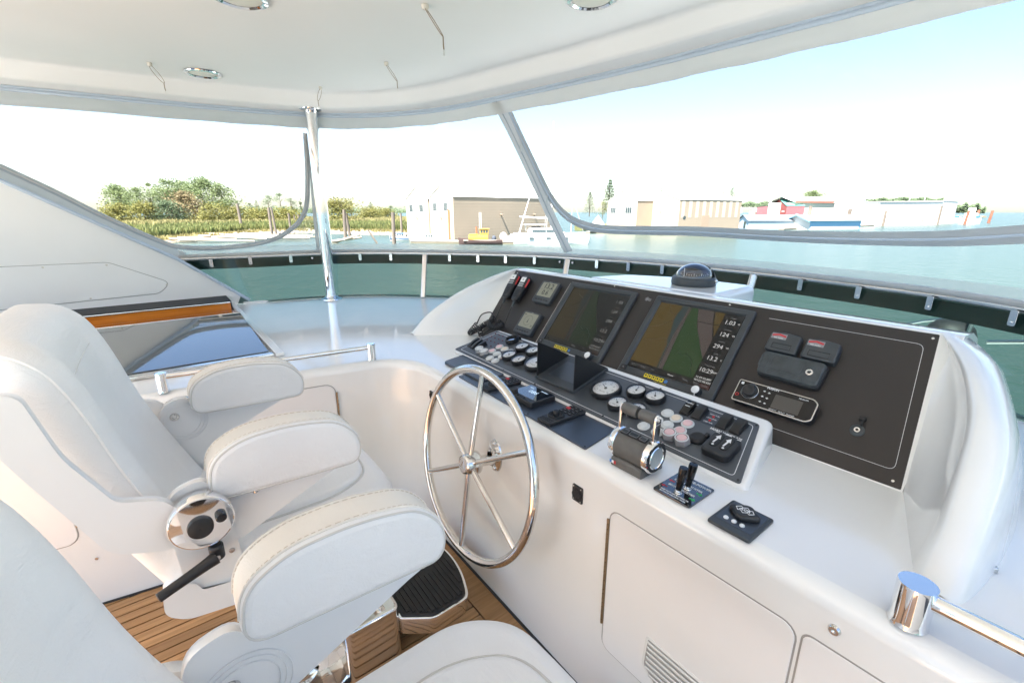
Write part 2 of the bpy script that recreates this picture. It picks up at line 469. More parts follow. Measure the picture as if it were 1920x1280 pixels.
# ---- hull and foredeck below, out of the helm's sight
hullP = [(-9,-1.9),(4,-1.9),(7,-.8),(9,1.3),(7,3.4),(4,4.5),(-9,4.5)]
hull = MB().rprism(hullP, WATER-.4, -2.7, .05, 0, 2).build('yacht_hull', 'gelcoat'); tag(hull, 'white hull and foredeck of the yacht below the helm station', 'yacht hull')

# ---- helm console: face + lip + counter
console = thing('helm_console', 'white moulded helm console with dark instrument panels, cabinet doors and flat side counter', 'helm console', loc=(0,0,0))
WD = np.array([-.9887, .1497]); WN = np.array([.1497, .9887])       # port coaming runs aft and out
w0 = np.array([.94, 2.158])
path = [(.955, -1.9), (.955, 1.0), (.955, 1.9)]
c0 = w0 + WD*(-.015)
corner = roundpoly([(.955, 1.0), (.955, 2.157), tuple(w0 + WD*1.5)], .24, 8)[1:-1]
corner = [p for p in corner if 1.91 < p[1] < 2.4 and p[0] > .2]
path += corner + [tuple(w0 + WD*1.5), tuple(w0 + WD*4.5)]
PN = []
for i in range(len(path)):
    a = np.array(path[max(i-1, 0)]); b = np.array(path[min(i+1, len(path)-1)]); t = (b-a)/np.linalg.norm(b-a)
    PN.append(np.array([t[1], -t[0]]))
LR = .04
prof = [(0, FLOOR), (0, -1.2), (0, ZC-LR)] + [(LR*(1-cos(a)), ZC-LR+LR*sin(a)) for a in np.linspace(.2, pi/2, 6)]
rows = []
for p, n in zip(path, PN):
    rows.append([(p[0]+n[0]*d, p[1]+n[1]*d, z) for d, z in prof])
face = MB().grid(rows).build('front_face', 'gelcoat', console, sharp=60)
inner = [(p[0]+n[0]*LR, p[1]+n[1]*LR) for p, n in zip(path, PN)]
# counter: bounded by the lip and by the foot of the windscreen
def foot(u, d=.10):
    p = lerpc(Rc, u)[:2]; t = ctang(Rc, u)[:2]; n = np.array([t[1], -t[0]])   # points inboard
    c = np.array([.6, 1.3]); 
    if (c - p) @ n < 0: n = -n
    return p + n*d
outer = [foot(u) for u in np.arange(0, NU-1, 1.0)]
poly = [tuple(p) for p in inner] + [tuple(p) for p in outer]
HX0, HX1, HY0, HY1 = -2.2, .395, 3.535, 4.06
hole = [(HX0,HY0),(HX1,HY0),(HX1,HY1),(HX0,HY1)]
from mathutils.geometry import tessellate_polygon
tri = tessellate_polygon([[Vector((*p, 0)) for p in poly], [Vector((*p, 0)) for p in hole]])
mb = MB(); mb.add([(*p, ZC) for p in poly + hole], [tuple(t) for t in tri]); mb.build('counter', 'gelcoat', console)

def front_panel(name, x0, x1, z0, z1, r, parent, mat='gelcoat_satin', proud=.003, Fm=FRONT):
    """an inset door: dark reveal gap and a slightly proud leaf, in a face frame"""
    g = MB().rprism(rrect(x1-x0, z1-z0, r, 5, (x0+x1)/2, (z0+z1)/2), -.004, .0006, T=Fm).build('reveal', 'seam_shadow', parent)
    d = MB().rprism(rrect(x1-x0-.008, z1-z0-.008, r*.9, 5, (x0+x1)/2, (z0+z1)/2), -.002, proud, .002, T=Fm).build(name, mat, parent)
    return d
# cabinet doors on the console face (x = -y)
d1 = front_panel('cabinet_door', -.752, -.232, -1.38, -.853, .035, console)
# cut-corner lower edge of the door is far below frame; vent with slats
vp = roundpoly([(-.595,-1.30),(-.53,-1.36),(-.28,-1.36),(-.28,-1.19),(-.588,-1.19)], .012, 3)
MB().rprism(vp, .0025, .004, T=FRONT).build('vent_frame', 'gelcoat', d1)
ip = inset(vp, .008)
MB().rprism(ip, .0035, .0046, T=FRONT).build('vent_recess', 'seam_shadow', d1)
sm = None
for k in range(9):
    z = -1.352 + k*.0185; x0 = -.582 if z > -1.305 else -.582 + (-1.305 - z)*1.1
    o = MB().box(x0+.003, -.288, -.0055, .0055, .0045, .009, .002).build('slat', 'gelcoat', d1)
    o.matrix_local = FRONT @ Matrix.Translation((0, z, 0)) @ Matrix.Rotation(.35, 4, 'X')
h = MB()
for k in range(23):
    h.cyl(.0042, -.0075, .0075, 8, T=FRONT @ XF((-.754, -.90 - k*.0172, .004), rx=pi/2), mi=0)
h.box(-.7595, -.7545, -1.285, -.893, .0005, .0022, T=FRONT); h.box(-.7535, -.7485, -1.285, -.893, .0031, .0042, T=FRONT)
h.build('hinge', 'hinge', d1)
front_panel('cabinet_door', -.226, .5, -1.38, -.853, .02, console)
k = MB().lathe([(.0, .002),(.004,.006),(.009,.006),(.011,.003),(.012,0)], 16, T=FRONT @ XF((-.175,-.807,0))).build('key_lock', 'steel', console)
# coaming doors on the port side: frame with x aft along the wall
CO = Matrix(((WD[0],0,-WN[0],w0[0]),(WD[1],0,-WN[1],w0[1]),(0,1,0,0),(0,0,0,1)))
# local x aft, y up, z inboard
d2 = front_panel('locker_door', .345, 1.31, -1.36, -.815, .05, console, Fm=CO)
h = MB()
for k_ in range(20): h.cyl(.0045, -.008, .008, 8, T=CO @ XF((.343, -.87 - k_*.019, .004), rx=pi/2))
h.build('hinge', 'hinge', d2)
d3 = front_panel('locker_door', 1.40, 2.3, -1.33, -.85, .05, console, Fm=CO)
h = MB()
for k_ in range(18): h.cyl(.0045, -.008, .008, 8, T=CO @ XF((1.398, -.90 - k_*.02, .004), rx=pi/2))
h.build('hinge', 'hinge', d3)
for (a, b) in ((1.36, -1.0), (1.37, -1.42)): MB().cyl(.006, 0, .003, 10, T=CO @ XF((a, b, 0))).build('screw', 'steel', console)
MB().cyl(.008, 0, .006, 12, T=CO @ XF((-.02,-.785,0))).build('snap_stud', 'brushed_steel', console)
# dark gasket where face meets deck
g = MB(); g.box(.945, .956, -1.5, 2.0, FLOOR-.004, FLOOR+.006); g.build('deck_gasket', 'seam_dark', console)
g = MB().box(0, 3.2, FLOOR-.004, FLOOR+.008, .0005, .008, T=CO).build('deck_gasket', 'seam_dark', console)

# ---- instrument pod with swept side wings
pod = MB()
sec = [(1.50,-.74),(1.504,-.735),(1.826,-.352),(1.845,-.348),(1.98,-.362),(2.10,-.40),(2.2,-.5),(2.26,-.74)]
rings = [[(x, y, z) for x, z in sec] for y in (.205, .23, .8, 1.4, 2.0, 2.30)]
for i, yk in enumerate((.205, .23)):
    pass
pod.loft(rings); pod.build('instrument_pod', 'gelcoat', console, sharp=50)
RIN = [(1.130,.100,-.735),(1.21,.091,-.638),(1.318,.098,-.543),(1.443,.113,-.470),(1.531,.134,-.432),(1.635,.168,-.394),(1.752,.217,-.368),(1.835,.258,-.350)]
ROUT = [(1.120,.038,-.739),(1.224,.036,-.623),(1.333,.042,-.534),(1.42,.057,-.48),(1.514,.084,-.439),(1.629,.125,-.396),(1.741,.166,-.370),(1.87,.235,-.352)]
def wing(name, ri, ro, ye, sgn):
    ri = catmull(ri, 4); ro = catmull(ro, 4); n = len(ri); rows = []
    for k in range(n):
        t = k/(n-1); s = .497*t; y = ye[0] + (ye[1]-ye[0])*t
        p = np.array(PANEL @ Vector((-y, s, -.002))); row = []
        for j in range(7):
            a = j/6; q = p*(1-a) + ri[k]*a
            q = q + np.array([.03, -sgn*.02, -.03])*sin(pi*a)*(1-t*.6)*min(1, t*3)
            row.append(q)
        mid = (ri[k]+ro[k])/2; up = np.array([-.35, 0, .9]); up /= np.linalg.norm(up)
        w = np.linalg.norm(ri[k]-ro[k]); 
        row += [ri[k]*.8+ro[k]*.2 + up*w*.10, mid + up*w*.15, ri[k]*.2+ro[k]*.8 + up*w*.10, ro[k]]
        o = ro[k]; d = -sgn
        H = o[2] - ZC + .02
        for a in (.12, .3, .55, .8, 1.0):
            row.append(np.array([o[0] + (.02+.36*t)*a, o[1] + d*(.02 + .10*t)*(a**.7), o[2] - H*a**1.7]))
        rows.append(row)
    return MB().grid(rows).build(name, 'gelcoat', console, sharp=75)
wing('pod_wing', RIN, ROUT, (.205, .255), 1)
LIN = [(1.192,2.535,-.735),(1.29,2.50,-.621),(1.418,2.45,-.526),(1.514,2.42,-.469),(1.611,2.39,-.426),(1.742,2.345,-.376),(1.845,2.318,-.350)]
LOUT = [(1.190,2.592,-.74),(1.29,2.552,-.623),(1.418,2.50,-.528),(1.514,2.46,-.471),(1.611,2.425,-.428),(1.742,2.375,-.378),(1.87,2.34,-.354)]
wing('pod_wing', LIN, LOUT, (2.285, 2.312), -1)
# the brown instrument panel with its engraved border and screws
pan = MB().rprism(roundpoly([(-2.275,-.02),(-.209,.001),(-.258,.494),(-2.312,.489)], .004, 2), 0, .005, .001, T=PANEL).build('instrument_panel', 'panel_brown', console)
ln = MB()
bl = roundpoly([(-.62,.05),(-.237,.048),(-.283,.452),(-.74,.452)], [.003,.02,.02,.01], 5)
ln.tube([(x, y, .0052) for x, y in bl[2:-4]], .0007, 5, T=PANEL); ln.build('border_line', 'print_white', pan)
for (y, s) in ((.27,.478),(.232,.018),(.9,.482),(1.5,.484),(2.28,.47)): MB().cyl(.0042, .004, .0068, 10, .001, T=at(PANEL, y, s)).build('screw', 'steel', pan)
# gauge strip on its wedge
wb = MB().rprism(roundpoly([(-2.075,.012),(-.462,-.018),(-.535,.30),(-2.03,.30)], .03, 4), -.13, -.0005, .012, T=STRIP).build('gauge_plinth', 'gelcoat', console)
so_ = roundpoly([(-2.057,.019),(-.485,-.009),(-.56,.257),(-2.01,.279)], .012, 4)
strip = MB().rprism(so_, -.001, .004, .001, T=STRIP).build('gauge_strip', 'panel_dark', console)
ln = MB(); il = roundpoly([(-2.02,.034),(-.512,.006),(-.572,.241),(-1.985,.262)], .014, 4)
ln.tube([(x, y, .0042) for x, y in il], .0011, 5, closed=True, T=STRIP); ln.build('border_line', 'print_white', strip)
for (y, s) in ((.496,.0),(.566,.247),(1.31,.268),(.93,.262),(1.0,.012),(1.39,.02),(2.045,.027),(2.0,.27),(1.62,.022)): MB().cyl(.0042, .003, .0062, 10, .001, T=at(STRIP, y, s)).build('screw', 'black_plastic', strip)
# flush control plate on the counter in front of the strip
cp = MB().rprism(roundpoly([(-1.725,1.018),(-.893,.988),(-.925,1.19),(-1.74,1.19)], .006, 2), .0005, .005, .0012, T=FLAT).build('control_plate', 'panel_gloss', console)
for (y, x) in ((1.70,1.028),(1.36,1.016),(1.21,1.01),(.905,.998),(1.40,1.178)): MB().cyl(.004, .004, .0068, 10, .001, T=at(FLAT, y, x)).build('screw', 'black_plastic', cp)
# low dark plate at the port end of the plate
lp = MB().rprism(roundpoly([(-1.935,1.06),(-1.58,1.05),(-1.60,1.2),(-1.98,1.22)], .02, 4), .0005, .014, .004, T=FLAT).build('side_plate', 'panel_gloss', console)
# compass pedestal behind the panel
pp = [(1.92,1.02),(2.36,1.04),(2.36,1.42),(2.2,1.72),(1.92,1.80)]
ped = MB(); rr_ = roundpoly(pp, .05, 5)
ped.rprism(rr_, -.74, -.352, .03, 0, 4); ped.build('compass_pedestal', 'gelcoat', console, sharp=50)

# ---- companionway hatch in the port counter
hat = thing('companionway_hatch', 'sliding smoked acrylic hatch in the port counter, open above varnished teak', 'hatch', loc=(0,0,0))
TL_ = Matrix.Translation((0,2.62,ZC+.012)) @ Matrix.Rotation(radians(3.4), 4, 'X')
MB().box(HX0-.3, HX1-.005, .0, .905, 0, .014, .002, T=TL_).build('sliding_panel', 'smoked_acrylic', hat)
MB().box(HX0-.3, HX1+.01, 2.575, 2.612, ZC+.0005, ZC+.022, .005).build('front_rail', 'steel', hat)
MB().box(HX0-.3, HX1-.006, .906, .914, -.03, .017, .001, T=TL_).build('panel_edge', 'steel', hat)
MB().box(HX0, HX1, 4.062, 4.08, ZC-.4, ZC+.062).build('teak_coaming', 'teak_varnish', hat)
MB().box(HX0, HX1, 4.056, 4.075, ZC+.063, ZC+.074, .002).build('edge_trim', 'chrome', hat)
MB().box(HX0, HX1+.01, 4.081, 4.37, ZC+.001, ZC+.078, .004).build('gasket_strip', 'rubber', hat)
MB().box(HX1+.001, HX1+.015, HY0, HY1, ZC-.4, ZC+.004).build('end_board', 'teak_varnish', hat)
for dx in (.02, .05, .08):
    MB().box(HX1-dx-.012, HX1-dx, HY0+.02, HY1-.005, ZC-.02, ZC-.008).build('slide_track', 'steel', hat)
MB().box(HX1+.018, HX1+.06, 2.57, 4.36, ZC+.0005, ZC+.02, .006).build('side_moulding', 'gelcoat', hat)
MB().box(HX0, HX1, 3.0, 4.05, ZC-.45, ZC-.42).build('stair_well_floor', 'teak_veneer', hat)

# ---- port side wing (sloping cabin side) with its screwed access panel
wy = lambda x: 4.385 - .05*x
WT = Matrix(((1,0,0,0),(-.05,0,-1,4.385),(0,1,0,0),(0,0,0,1)))     # local x forward, y up, z inboard
wg = thing('cabin_side', 'white sloping cabin side with screwed access panel beside the hatch', 'cabin side', loc=(0,0,0))
wp = roundpoly([(-3.4,-.74),(.585,-.74),(.545,-.703),(.135,-.36),(-.70,.185),(-1.45,.70),(-3.4,.72)], [.004,.004,.03,.05,.05,.05,.01], 4)
MB().rprism(wp, -.09, 0, .003, 0, 2, T=WT).build('side_panel', 'gelcoat_satin', wg)
ap = roundpoly([(-1.3,-.64),(-.02,-.60),(.06,-.52),(-.28,-.345),(-1.3,-.34)], [.03,.04,.06,.03,.03], 5)
MB().rprism(ap, -.002, .0016, T=WT).build('reveal', 'seam_shadow', wg)
ac = MB().rprism(inset(ap, .004), -.001, .0036, .002, T=WT).build('access_panel', 'gelcoat_satin', wg)
for (x, z) in ((-.62,-.36),(-.29,-.365),(.03,-.535),(-.42,-.595),(-.95,-.61),(-.95,-.36)):
    MB().lathe([(.007,0),(.006,.003),(0,.004)], 12, T=WT @ XF((x, z, .0035))).build('screw_cap', 'off_white_plastic', ac)
MB().tube([(x, wy(x)-.03, z) for x, z in ((-3.2,.70),(-1.46,.715),(-.70,.195),(.135,-.35),(.56,-.705))], .012, 8).build('edge_trim', 'trim_blue', wg)

# ---- windscreen: glass, mullions, rail, dark band, clips
ws = thing('windscreen', 'low wraparound tinted glass windscreen with steel rail and mullions', 'windscreen', loc=(0,0,0))
mull = [rail_u(330), rail_u(612), rail_u(797), rail_u(1065), rail_u(1415), 14.9*KU, 16.5*KU]
def gp(u, v, off=0.0):
    a = np.array([*foot(u, .105*min(1, max(0, (u-mull[0]-2)/8)) - .06*max(0, 1-(u-mull[0])/6)), ZC+.002]); b = lerpc(Rc, u) - np.array([0,0,.012]); p = a*(1-v)+b*v
    if off:
        t = ctang(Rc, u); n = np.cross(t, b-a); n /= np.linalg.norm(n); c = np.array([.6,1.3,p[2]])-p
        if n @ c < 0: n = -n
        p = p + n*off
    return p
for a, b in zip(mull[:-1], mull[1:]):
    us = np.linspace(a+.02, b-.02, max(3, int((b-a)/1.2)))
    MB().grid([[gp(u, v) for u in us] for v in (0, 1)]).build('glass_pane', 'tinted_glass', ws, fixn=False)
    MB().grid([[gp(u, v, -.008) for u in us] for v in (.79, .99)]).build('dark_band', 'dark_strip', ws, fixn=False)
for u in mull[1:-1]:
    if abs(u - mull[1]) < .01: r = .012
    else: r = .026
    a = gp(u, 0, .004); b = gp(u, 1, .004)
    MB().tube([a, b], r, 8, flat=.55).build('mullion', 'brushed_steel', ws)
us = np.arange(mull[0]+.2, 17*KU, .7)
MB().tube([lerpc(Rc, u) for u in us], .016, 10).build('top_rail', 'brushed_steel', ws)
MB().tube([lerpc(Rc, u) + np.array([0,0,.024]) for u in us], .011, 8).build('bolt_rope_track', 'canvas_white', ws)
MB().tube([np.array([*foot(u, .085), ZC+.008]) for u in us if u > mull[0]+6], .010, 8).build('sill_bead', 'painted_alloy', ws)
clip = None
for px in (395,470,545,677,735,845,897,950,1004,1121,1180,1245,1312,1505,1614,1750,1912):
    u = rail_u(px, ZR-.03); p = gp(u, .93, .02); t = ctang(Rc, u); n = np.array([*(foot(u,.3)-lerpc(Rc,u)[:2]), 0]); n /= np.linalg.norm(n)
    m = Matrix.Identity(4); zz = np.array([0,0,1.]); xx = np.cross(zz, n)
    for i in range(3): m[i][0] = xx[i]; m[i][1] = zz[i]; m[i][2] = n[i]; m[i][3] = p[i]
    if clip is None:
        c = MB(); c.rprism(roundpoly([(-.013,-.032),(.013,-.032),(.013,.03),(-.013,.03)], .008, 3), 0, .004, .001)
        c.lathe([(.006,.004),(.005,.007),(0,.008)], 10, T=XF((0,-.018,0))); clip = c.build('rail_clip', 'steel', ws)
        clip.matrix_local = m
    else:
        c = clip.copy(); COL.objects.link(c); c.parent = ws; c.matrix_local = m
for px in (1052, 1076, 585): 
    u = rail_u(px, ZR-.03); p = gp(u, .93, .01)
    MB().ball(.012, p, 10, 6).build('stud', 'steel', ws)

# ---- hardtop: liner, coved edge, rim, roof, valance
ht = thing('hardtop', 'white hardtop ceiling with coved edge on a polished pole above the helm', 'hardtop', loc=(0,0,0))
plan = [tuple(p[:2]) for p in Tc]          # port aft -> round the bow -> starboard aft
plan_ccw = plan[::-1]
plan_ccw = [(-2.25, plan_ccw[0][1])] + plan_ccw + [(-2.25, plan_ccw[-1][1])]
def ring(d, z): return [(p[0], p[1], z) for p in inset(plan_ccw, d)]
cove = [(0,.752),(.0,.768),(.008,.774),(.10,.782),(.112,.787),(.120,.80),(.133,.862),(.140,.876),(.152,.884),(.17,.886)]
mb = MB(); mb.loft([ring(d, z) for d, z in cove], caps=False); mb.build('cove', 'liner', ht, sharp=50)
cl = ring(.17, .886); mb = MB(); mb.add(cl, [tuple(range(len(cl)))]); mb.build('ceiling_panel', 'liner', ht)
mb = MB(); mb.loft([ring(-.03, .80), ring(-.03, .96), ring(.1, 1.05), ring(.6, 1.09)], caps=False); mb.add(ring(.6, 1.09), [tuple(range(len(plan_ccw)))]); mb.build('roof', 'gelcoat', ht)
mb = MB(); mb.loft([ring(-.03,.80), ring(-.03,.748), ring(0,.748), ring(0,.752)], caps=False); mb.build('rim', 'gelcoat', ht, sharp=30)
mb = MB(); mb.tube([p - np.array([0,0,.004]) for p in Tc], .012, 8); mb.tube([p + np.array([0,0,.014]) for p in Tc], .008, 8); mb.build('awning_track', 'trim_blue', ht)
pole = MB(); PX, PY = 1.168, 4.118
pole.cyl(.05, ZC+.01, .775, 28, T=Matrix.Translation((PX,PY,0))); pole.build('support_pole', 'chrome', ht)
MB().lathe([(.092,0),(.09,.007),(.065,.012),(.053,.022),(.05,.03)], 30, T=Matrix.Translation((PX,PY,ZC))).build('pole_base', 'chrome', ht)
MB().lathe([(.05,-.035),(.056,-.02),(.09,-.012),(.095,0)], 30, T=Matrix.Translation((PX,PY,.79))).build('pole_top', 'chrome', ht)
# a shallow seam along the ceiling
rows = []
for u in np.arange(0, NU-1, .5):
    a = lerpc(Tc, u); n = np.array([*(np.array([.4,1.3]) - a[:2]), 0]); n /= np.linalg.norm(n)
    w = .004*sin(u*1.1) + .0025*sin(u*2.7)
    rows.append([a + n*(d + w*k) - np.array([0,0,z]) for d, z, k in ((.004,.0,0),(.004,.045,.5),(.004,.092+.002*sin(u*.8),1),(.0,.095+.002*sin(u*.8),1),(-.003,.045,.5),(-.003,0,0))])
val = MB().grid(rows).build('canvas_valance', 'canvas_white', sharp=60); tag(val, 'white canvas valance hanging below the hardtop rim', 'valance')

# ceiling lights
def wzc(px, py, z): return wz(px, py, z)
for (px, py, lab) in ((380,137,'round chrome recessed ceiling light nearest the support pole'),(450,-4,'round chrome ceiling light at the top edge, left one of two cut off'),(1110,-3,'round chrome ceiling light at the top edge above the diagonal zip')):
    p = wzc(px, py, .885); t = thing('ceiling_light', lab, 'ceiling light', loc=tuple(p), group='recessed lights in the hardtop ceiling')
    MB().lathe([(.084,.0),(.105,-.001),(.110,-.004),(.107,-.010),(.092,-.013),(.084,-.006)], 32).build('ring', 'chrome', t)
    MB().lathe([(.085,-.004),(.04,-.009),(0.0001,-.010)], 28).build('lens', 'lens', t)
# cords hanging from the ceiling
for k, (px, py, lab, sc, lean) in enumerate(((280,118,'looped tan cord hanging from the ceiling left of the recessed light',.58,(.05,.0)),(601,163,'small looped cord hanging just above the support pole',.5,(-.02,.02)),(724,117,'looped tan cord hanging in the middle of the ceiling',.55,(.05,-.02)),(797,9,'long looped tan cord hanging at the top of the picture',.68,(.06,-.03)))):
    p = wzc(px, py, .885); t = thing('hanging_cord', lab, 'cord', loc=tuple(p), group='cords hanging from the hardtop ceiling')
    MB().lathe([(.024*sc,0),(.024*sc,-.012),(.016*sc,-.02),(0.0001,-.021)], 14).build('mount', 'off_white_plastic', t)
    d = np.array([lean[0], lean[1], -1.0]); d /= np.linalg.norm(d); sd_ = np.array([-sin(HEAD+1.3), cos(HEAD+1.3), 0])*-1
    L = .16*sc; lp_ = []
    for i in range(21):
        a = 2*pi*i/20; lp_.append(d*(L*.5*(1-cos(a))) + sd_*(.034*sc*sin(a)) + np.array([lean[0]*.5*(1-cos(a)), lean[1]*.5*(1-cos(a)), -.012]))
    MB().tube(lp_, .0028*sc, 6).build('loop', 'cord_tan', t)
    e = lp_[10]; MB().tube([e, e + np.array([0,0,-.05*sc]), e + np.array([.002,0,-.075*sc])], .0042*sc, 6).build('knot', 'cord_tan', t)
    MB().tube([e + np.array([.002,0,-.075*sc]), e + np.array([.002,0,-.11*sc])], .005*sc, 6).build('cord_end', 'canvas_white', t)

# ---- enclosure: clear vinyl panels with zipped seams
en = thing('window_enclosure', 'clear vinyl window enclosure with grey zipped seams between rail and hardtop', 'enclosure', loc=(0,0,0))
uD = 9*KU
for a, b in ((.5*KU, 4*KU), (4*KU, uD), (uD, 15*KU)):
    us = np.linspace(a+.05, b-.05, max(4, int((b-a)/1.5)))
    MB().grid([[encl(u, v) for u in us] for v in (.03, .5, .97)]).build('vinyl_panel', 'clear_vinyl', en, fixn=False)
def ribbon(uv, w, name, mat, parent, th=.004, lift=.004, wobble=0):
    P = [encl(u, v) for u, v in uv]; rows = []
    for i, p in enumerate(P):
        t = P[min(i+1, len(P)-1)] - P[max(i-1, 0)]; t /= np.linalg.norm(t)
        u, v = uv[i]; nn = np.cross(ctang(Rc, u), lerpc(Tc, u) - lerpc(Rc, u)); nn /= np.linalg.norm(nn)
        c = np.array([.4,1.3,.2]) - p
        if nn @ c < 0: nn = -nn
        sd2 = np.cross(nn, t); sd2 /= np.linalg.norm(sd2); ww = w[i] if isinstance(w, (list, tuple)) else w
        q = p + nn*lift
        rows.append([q - sd2*ww/2, q - sd2*ww*.2 + nn*th, q + sd2*ww*.2 + nn*th, q + sd2*ww/2, q - nn*.001])
    return MB().grid([r + [r[0]] for r in rows]).build(name, mat, parent, sharp=25)
def path_uv(pxs, k=5): 
    return [tuple(p) for p in catmull([hit(*p) for p in pxs], k)]
# port window: rounded zip border
pb = path_uv([(-60,285),(0,312),(100,358),(200,408),(300,452),(350,464),(420,464),(490,455),(540,434),(572,395),(577,330),(573,250)], 5)
pb = [(pb[0][0] - 1.2*k, min(.97, pb[0][1] + .11*k)) for k in range(6, 0, -1)] + pb
ribbon(pb, .038, 'zip_border', 'zip_grey', en, lift=.011)
ribbon(pb, .010, 'zip_teeth', 'canvas_white', en, th=.004, lift=.0145)
sp = path_uv([(-60,303),(0,329),(100,376),(200,421),(290,463),(345,483)], 4)
ribbon(sp, .085, 'canvas_strip', 'canvas_white', en)
us = [(u, .045) for u in np.arange(rail_u(338), 15*KU, .8)]
ribbon(us, .07, 'canvas_skirt', 'skirt_vinyl', en)
us = [(u, .02) for u in np.arange(rail_u(338), 15*KU, .8)]
ribbon(us, .026, 'skirt_hem', 'canvas_white', en, lift=.007)
cpth = path_uv([(585,250),(588,330),(593,400),(600,468)], 4)
ribbon(cpth, .055, 'canvas_post', 'canvas_white', en)
ribbon(path_uv([(593,250),(597,330),(601,400),(606,462)], 4), .012, 'zip_line', 'zip_grey', en, lift=.008)
# milky corner of the port window below the zip
mc = MB(); lowv = .06; rows = []
for (u, v) in pb[32:]: rows.append([encl(u, lowv), encl(u, max(v, lowv+.01))])
mc.grid(rows).build('vinyl_corner', 'milky_vinyl', en, fixn=False)
# diagonal seam forward
ds = path_uv([(932,190),(965,255),(1000,330),(1035,408),(1066,472)], 5)
ribbon(ds, .085, 'canvas_post', 'canvas_white', en)
ribbon(ds, .008, 'zip_line', 'zip_grey', en, lift=.0085)
ub = path_uv([(955,205),(975,250),(1003,310),(1030,365),(1055,398),(1085,418),(1125,428),(1180,431),(1300,433),(1450,441),(1600,446),(1750,447),(1850,443),(1960,437)], 5)
ub = ub + [(ub[-1][0] + .8*k, ub[-1][1] + .004*k) for k in range(1, 16) if ub[-1][0] + .8*k < 15*KU]
ribbon(ub, [.035 + .035*min(1, i/26) for i in range(len(ub))], 'zip_border', 'zip_grey', en, th=.005)
ribbon(ub, .012, 'zip_teeth', 'trim_blue', en, th=.004, lift=.012)
for (px, py, ln_) in ((978,268,.07),(1027,366,.06)):
    u, v = hit(px, py); p = encl(u, v); c = np.array([.4,1.3,p[2]]) - p; c /= np.linalg.norm(c)
    MB().tube([p + c*.02, p + c*.03 + np.array([0,0,-ln_*.5]), p + c*.026 + np.array([.004,.006,-ln_])], .006, 6).build('zip_pull', 'canvas_white', en)

# ---- handrails
def handrail(label, p0, p1, z, rp, rt, hh, both=True, sock=None):
    t = thing('handrail', label, 'handrail', loc=(p0[0], p0[1], ZC), group='polished handrails on the counter edge')
    d = Vector((p1[0]-p0[0], p1[1]-p0[1], 0)); 
    MB().tube([(0,0,z), (d.x, d.y, z)], rt, 16).build('rail', 'chrome', t)
    for q in ((0,0),) + (((d.x, d.y),) if both else ()):
        MB().lathe([(rp*1.06,0),(rp*1.02,.006),(rp,.012),(rp,hh-.006),(rp*.975,hh),(0.0001,hh)], 32, T=Matrix.Translation((*q,0))).build('rail_post', 'chrome', t)
    return t
handrail('slim polished handrail along the port counter edge behind the armrests', (.80,2.225), (-.068,2.335), .066, .021, .012, .085)
handrail('thick polished handrail with capped post at the lower right corner', (1.0,.083), (.985,-1.2), .062, .030, .0155, .086)
# small fitting on the starboard counter
f = MB(); f.rprism(rrect(.022,.016,.004), 0, .008, .003); f.cyl(.004, .008, .011, 8); f.rprism(rrect(.012,.02,.003,3,.012,.0), 0, .012, .003)
o = f.build('cleat_clip', 'brushed_steel'); o.matrix_world = at(FLAT, .018, 1.296, .001, .6); tag(o, 'tiny steel fitting on the white counter outside the console wing', 'fitting')

# ---- on the foredeck, seen through the glass
br = thing('bow_rail', 'thin steel guard rail on the foredeck beyond the windscreen', 'guard rail', loc=(0,0,0))
def fp(px, py, x): r = pray(px, py); return r*(x/r[0])
a = fp(1697,608,6.5); b = fp(1770,598,6.5); c = fp(1826,598,4.4); d = fp(1812,632,4.4); e = fp(1850,641,4.2); g = fp(1990,640,4.2)
MB().tube([a, (a+b)/2 + np.array([0,0,.01]), b, c], .012, 6).build('rail', 'steel', br)
MB().tube([c, d, d + np.array([0,0,-1.6])], .012, 6).build('stanchion', 'steel', br)
MB().tube([a, a + np.array([0,0,-1.9])], .012, 6).build('stanchion', 'steel', br)
MB().tube([e, g], .012, 6).build('rail', 'steel', br)
cv = fp(1782,622,4.6)
o = MB().lathe([(0.0001,.112),(.02,.11),(.09,.10),(.13,.06),(.15,0),(.15,-.06),(.13,-.16),(.09,-.3),(.09,-1.8)], 18).build('covered_searchlight', 'rubber'); o.location = tuple(cv + np.array([0,0,-.02]))
tag(o, 'dark fabric covered searchlight on the foredeck beyond the glass', 'searchlight')

# ============================================================ INSTRUMENTS
def pn(px, py, t):  # pixel -> (y, s) on an instrument plane; used for flush prints
    r = pray(px, py); n = np.array([t[i][2] for i in range(3)]); o = np.array([t[i][3] for i in range(3)])
    p = r*((n@o)/(n@r)); v = np.array([t[i][1] for i in range(3)]); return p[1], (p-o)@v

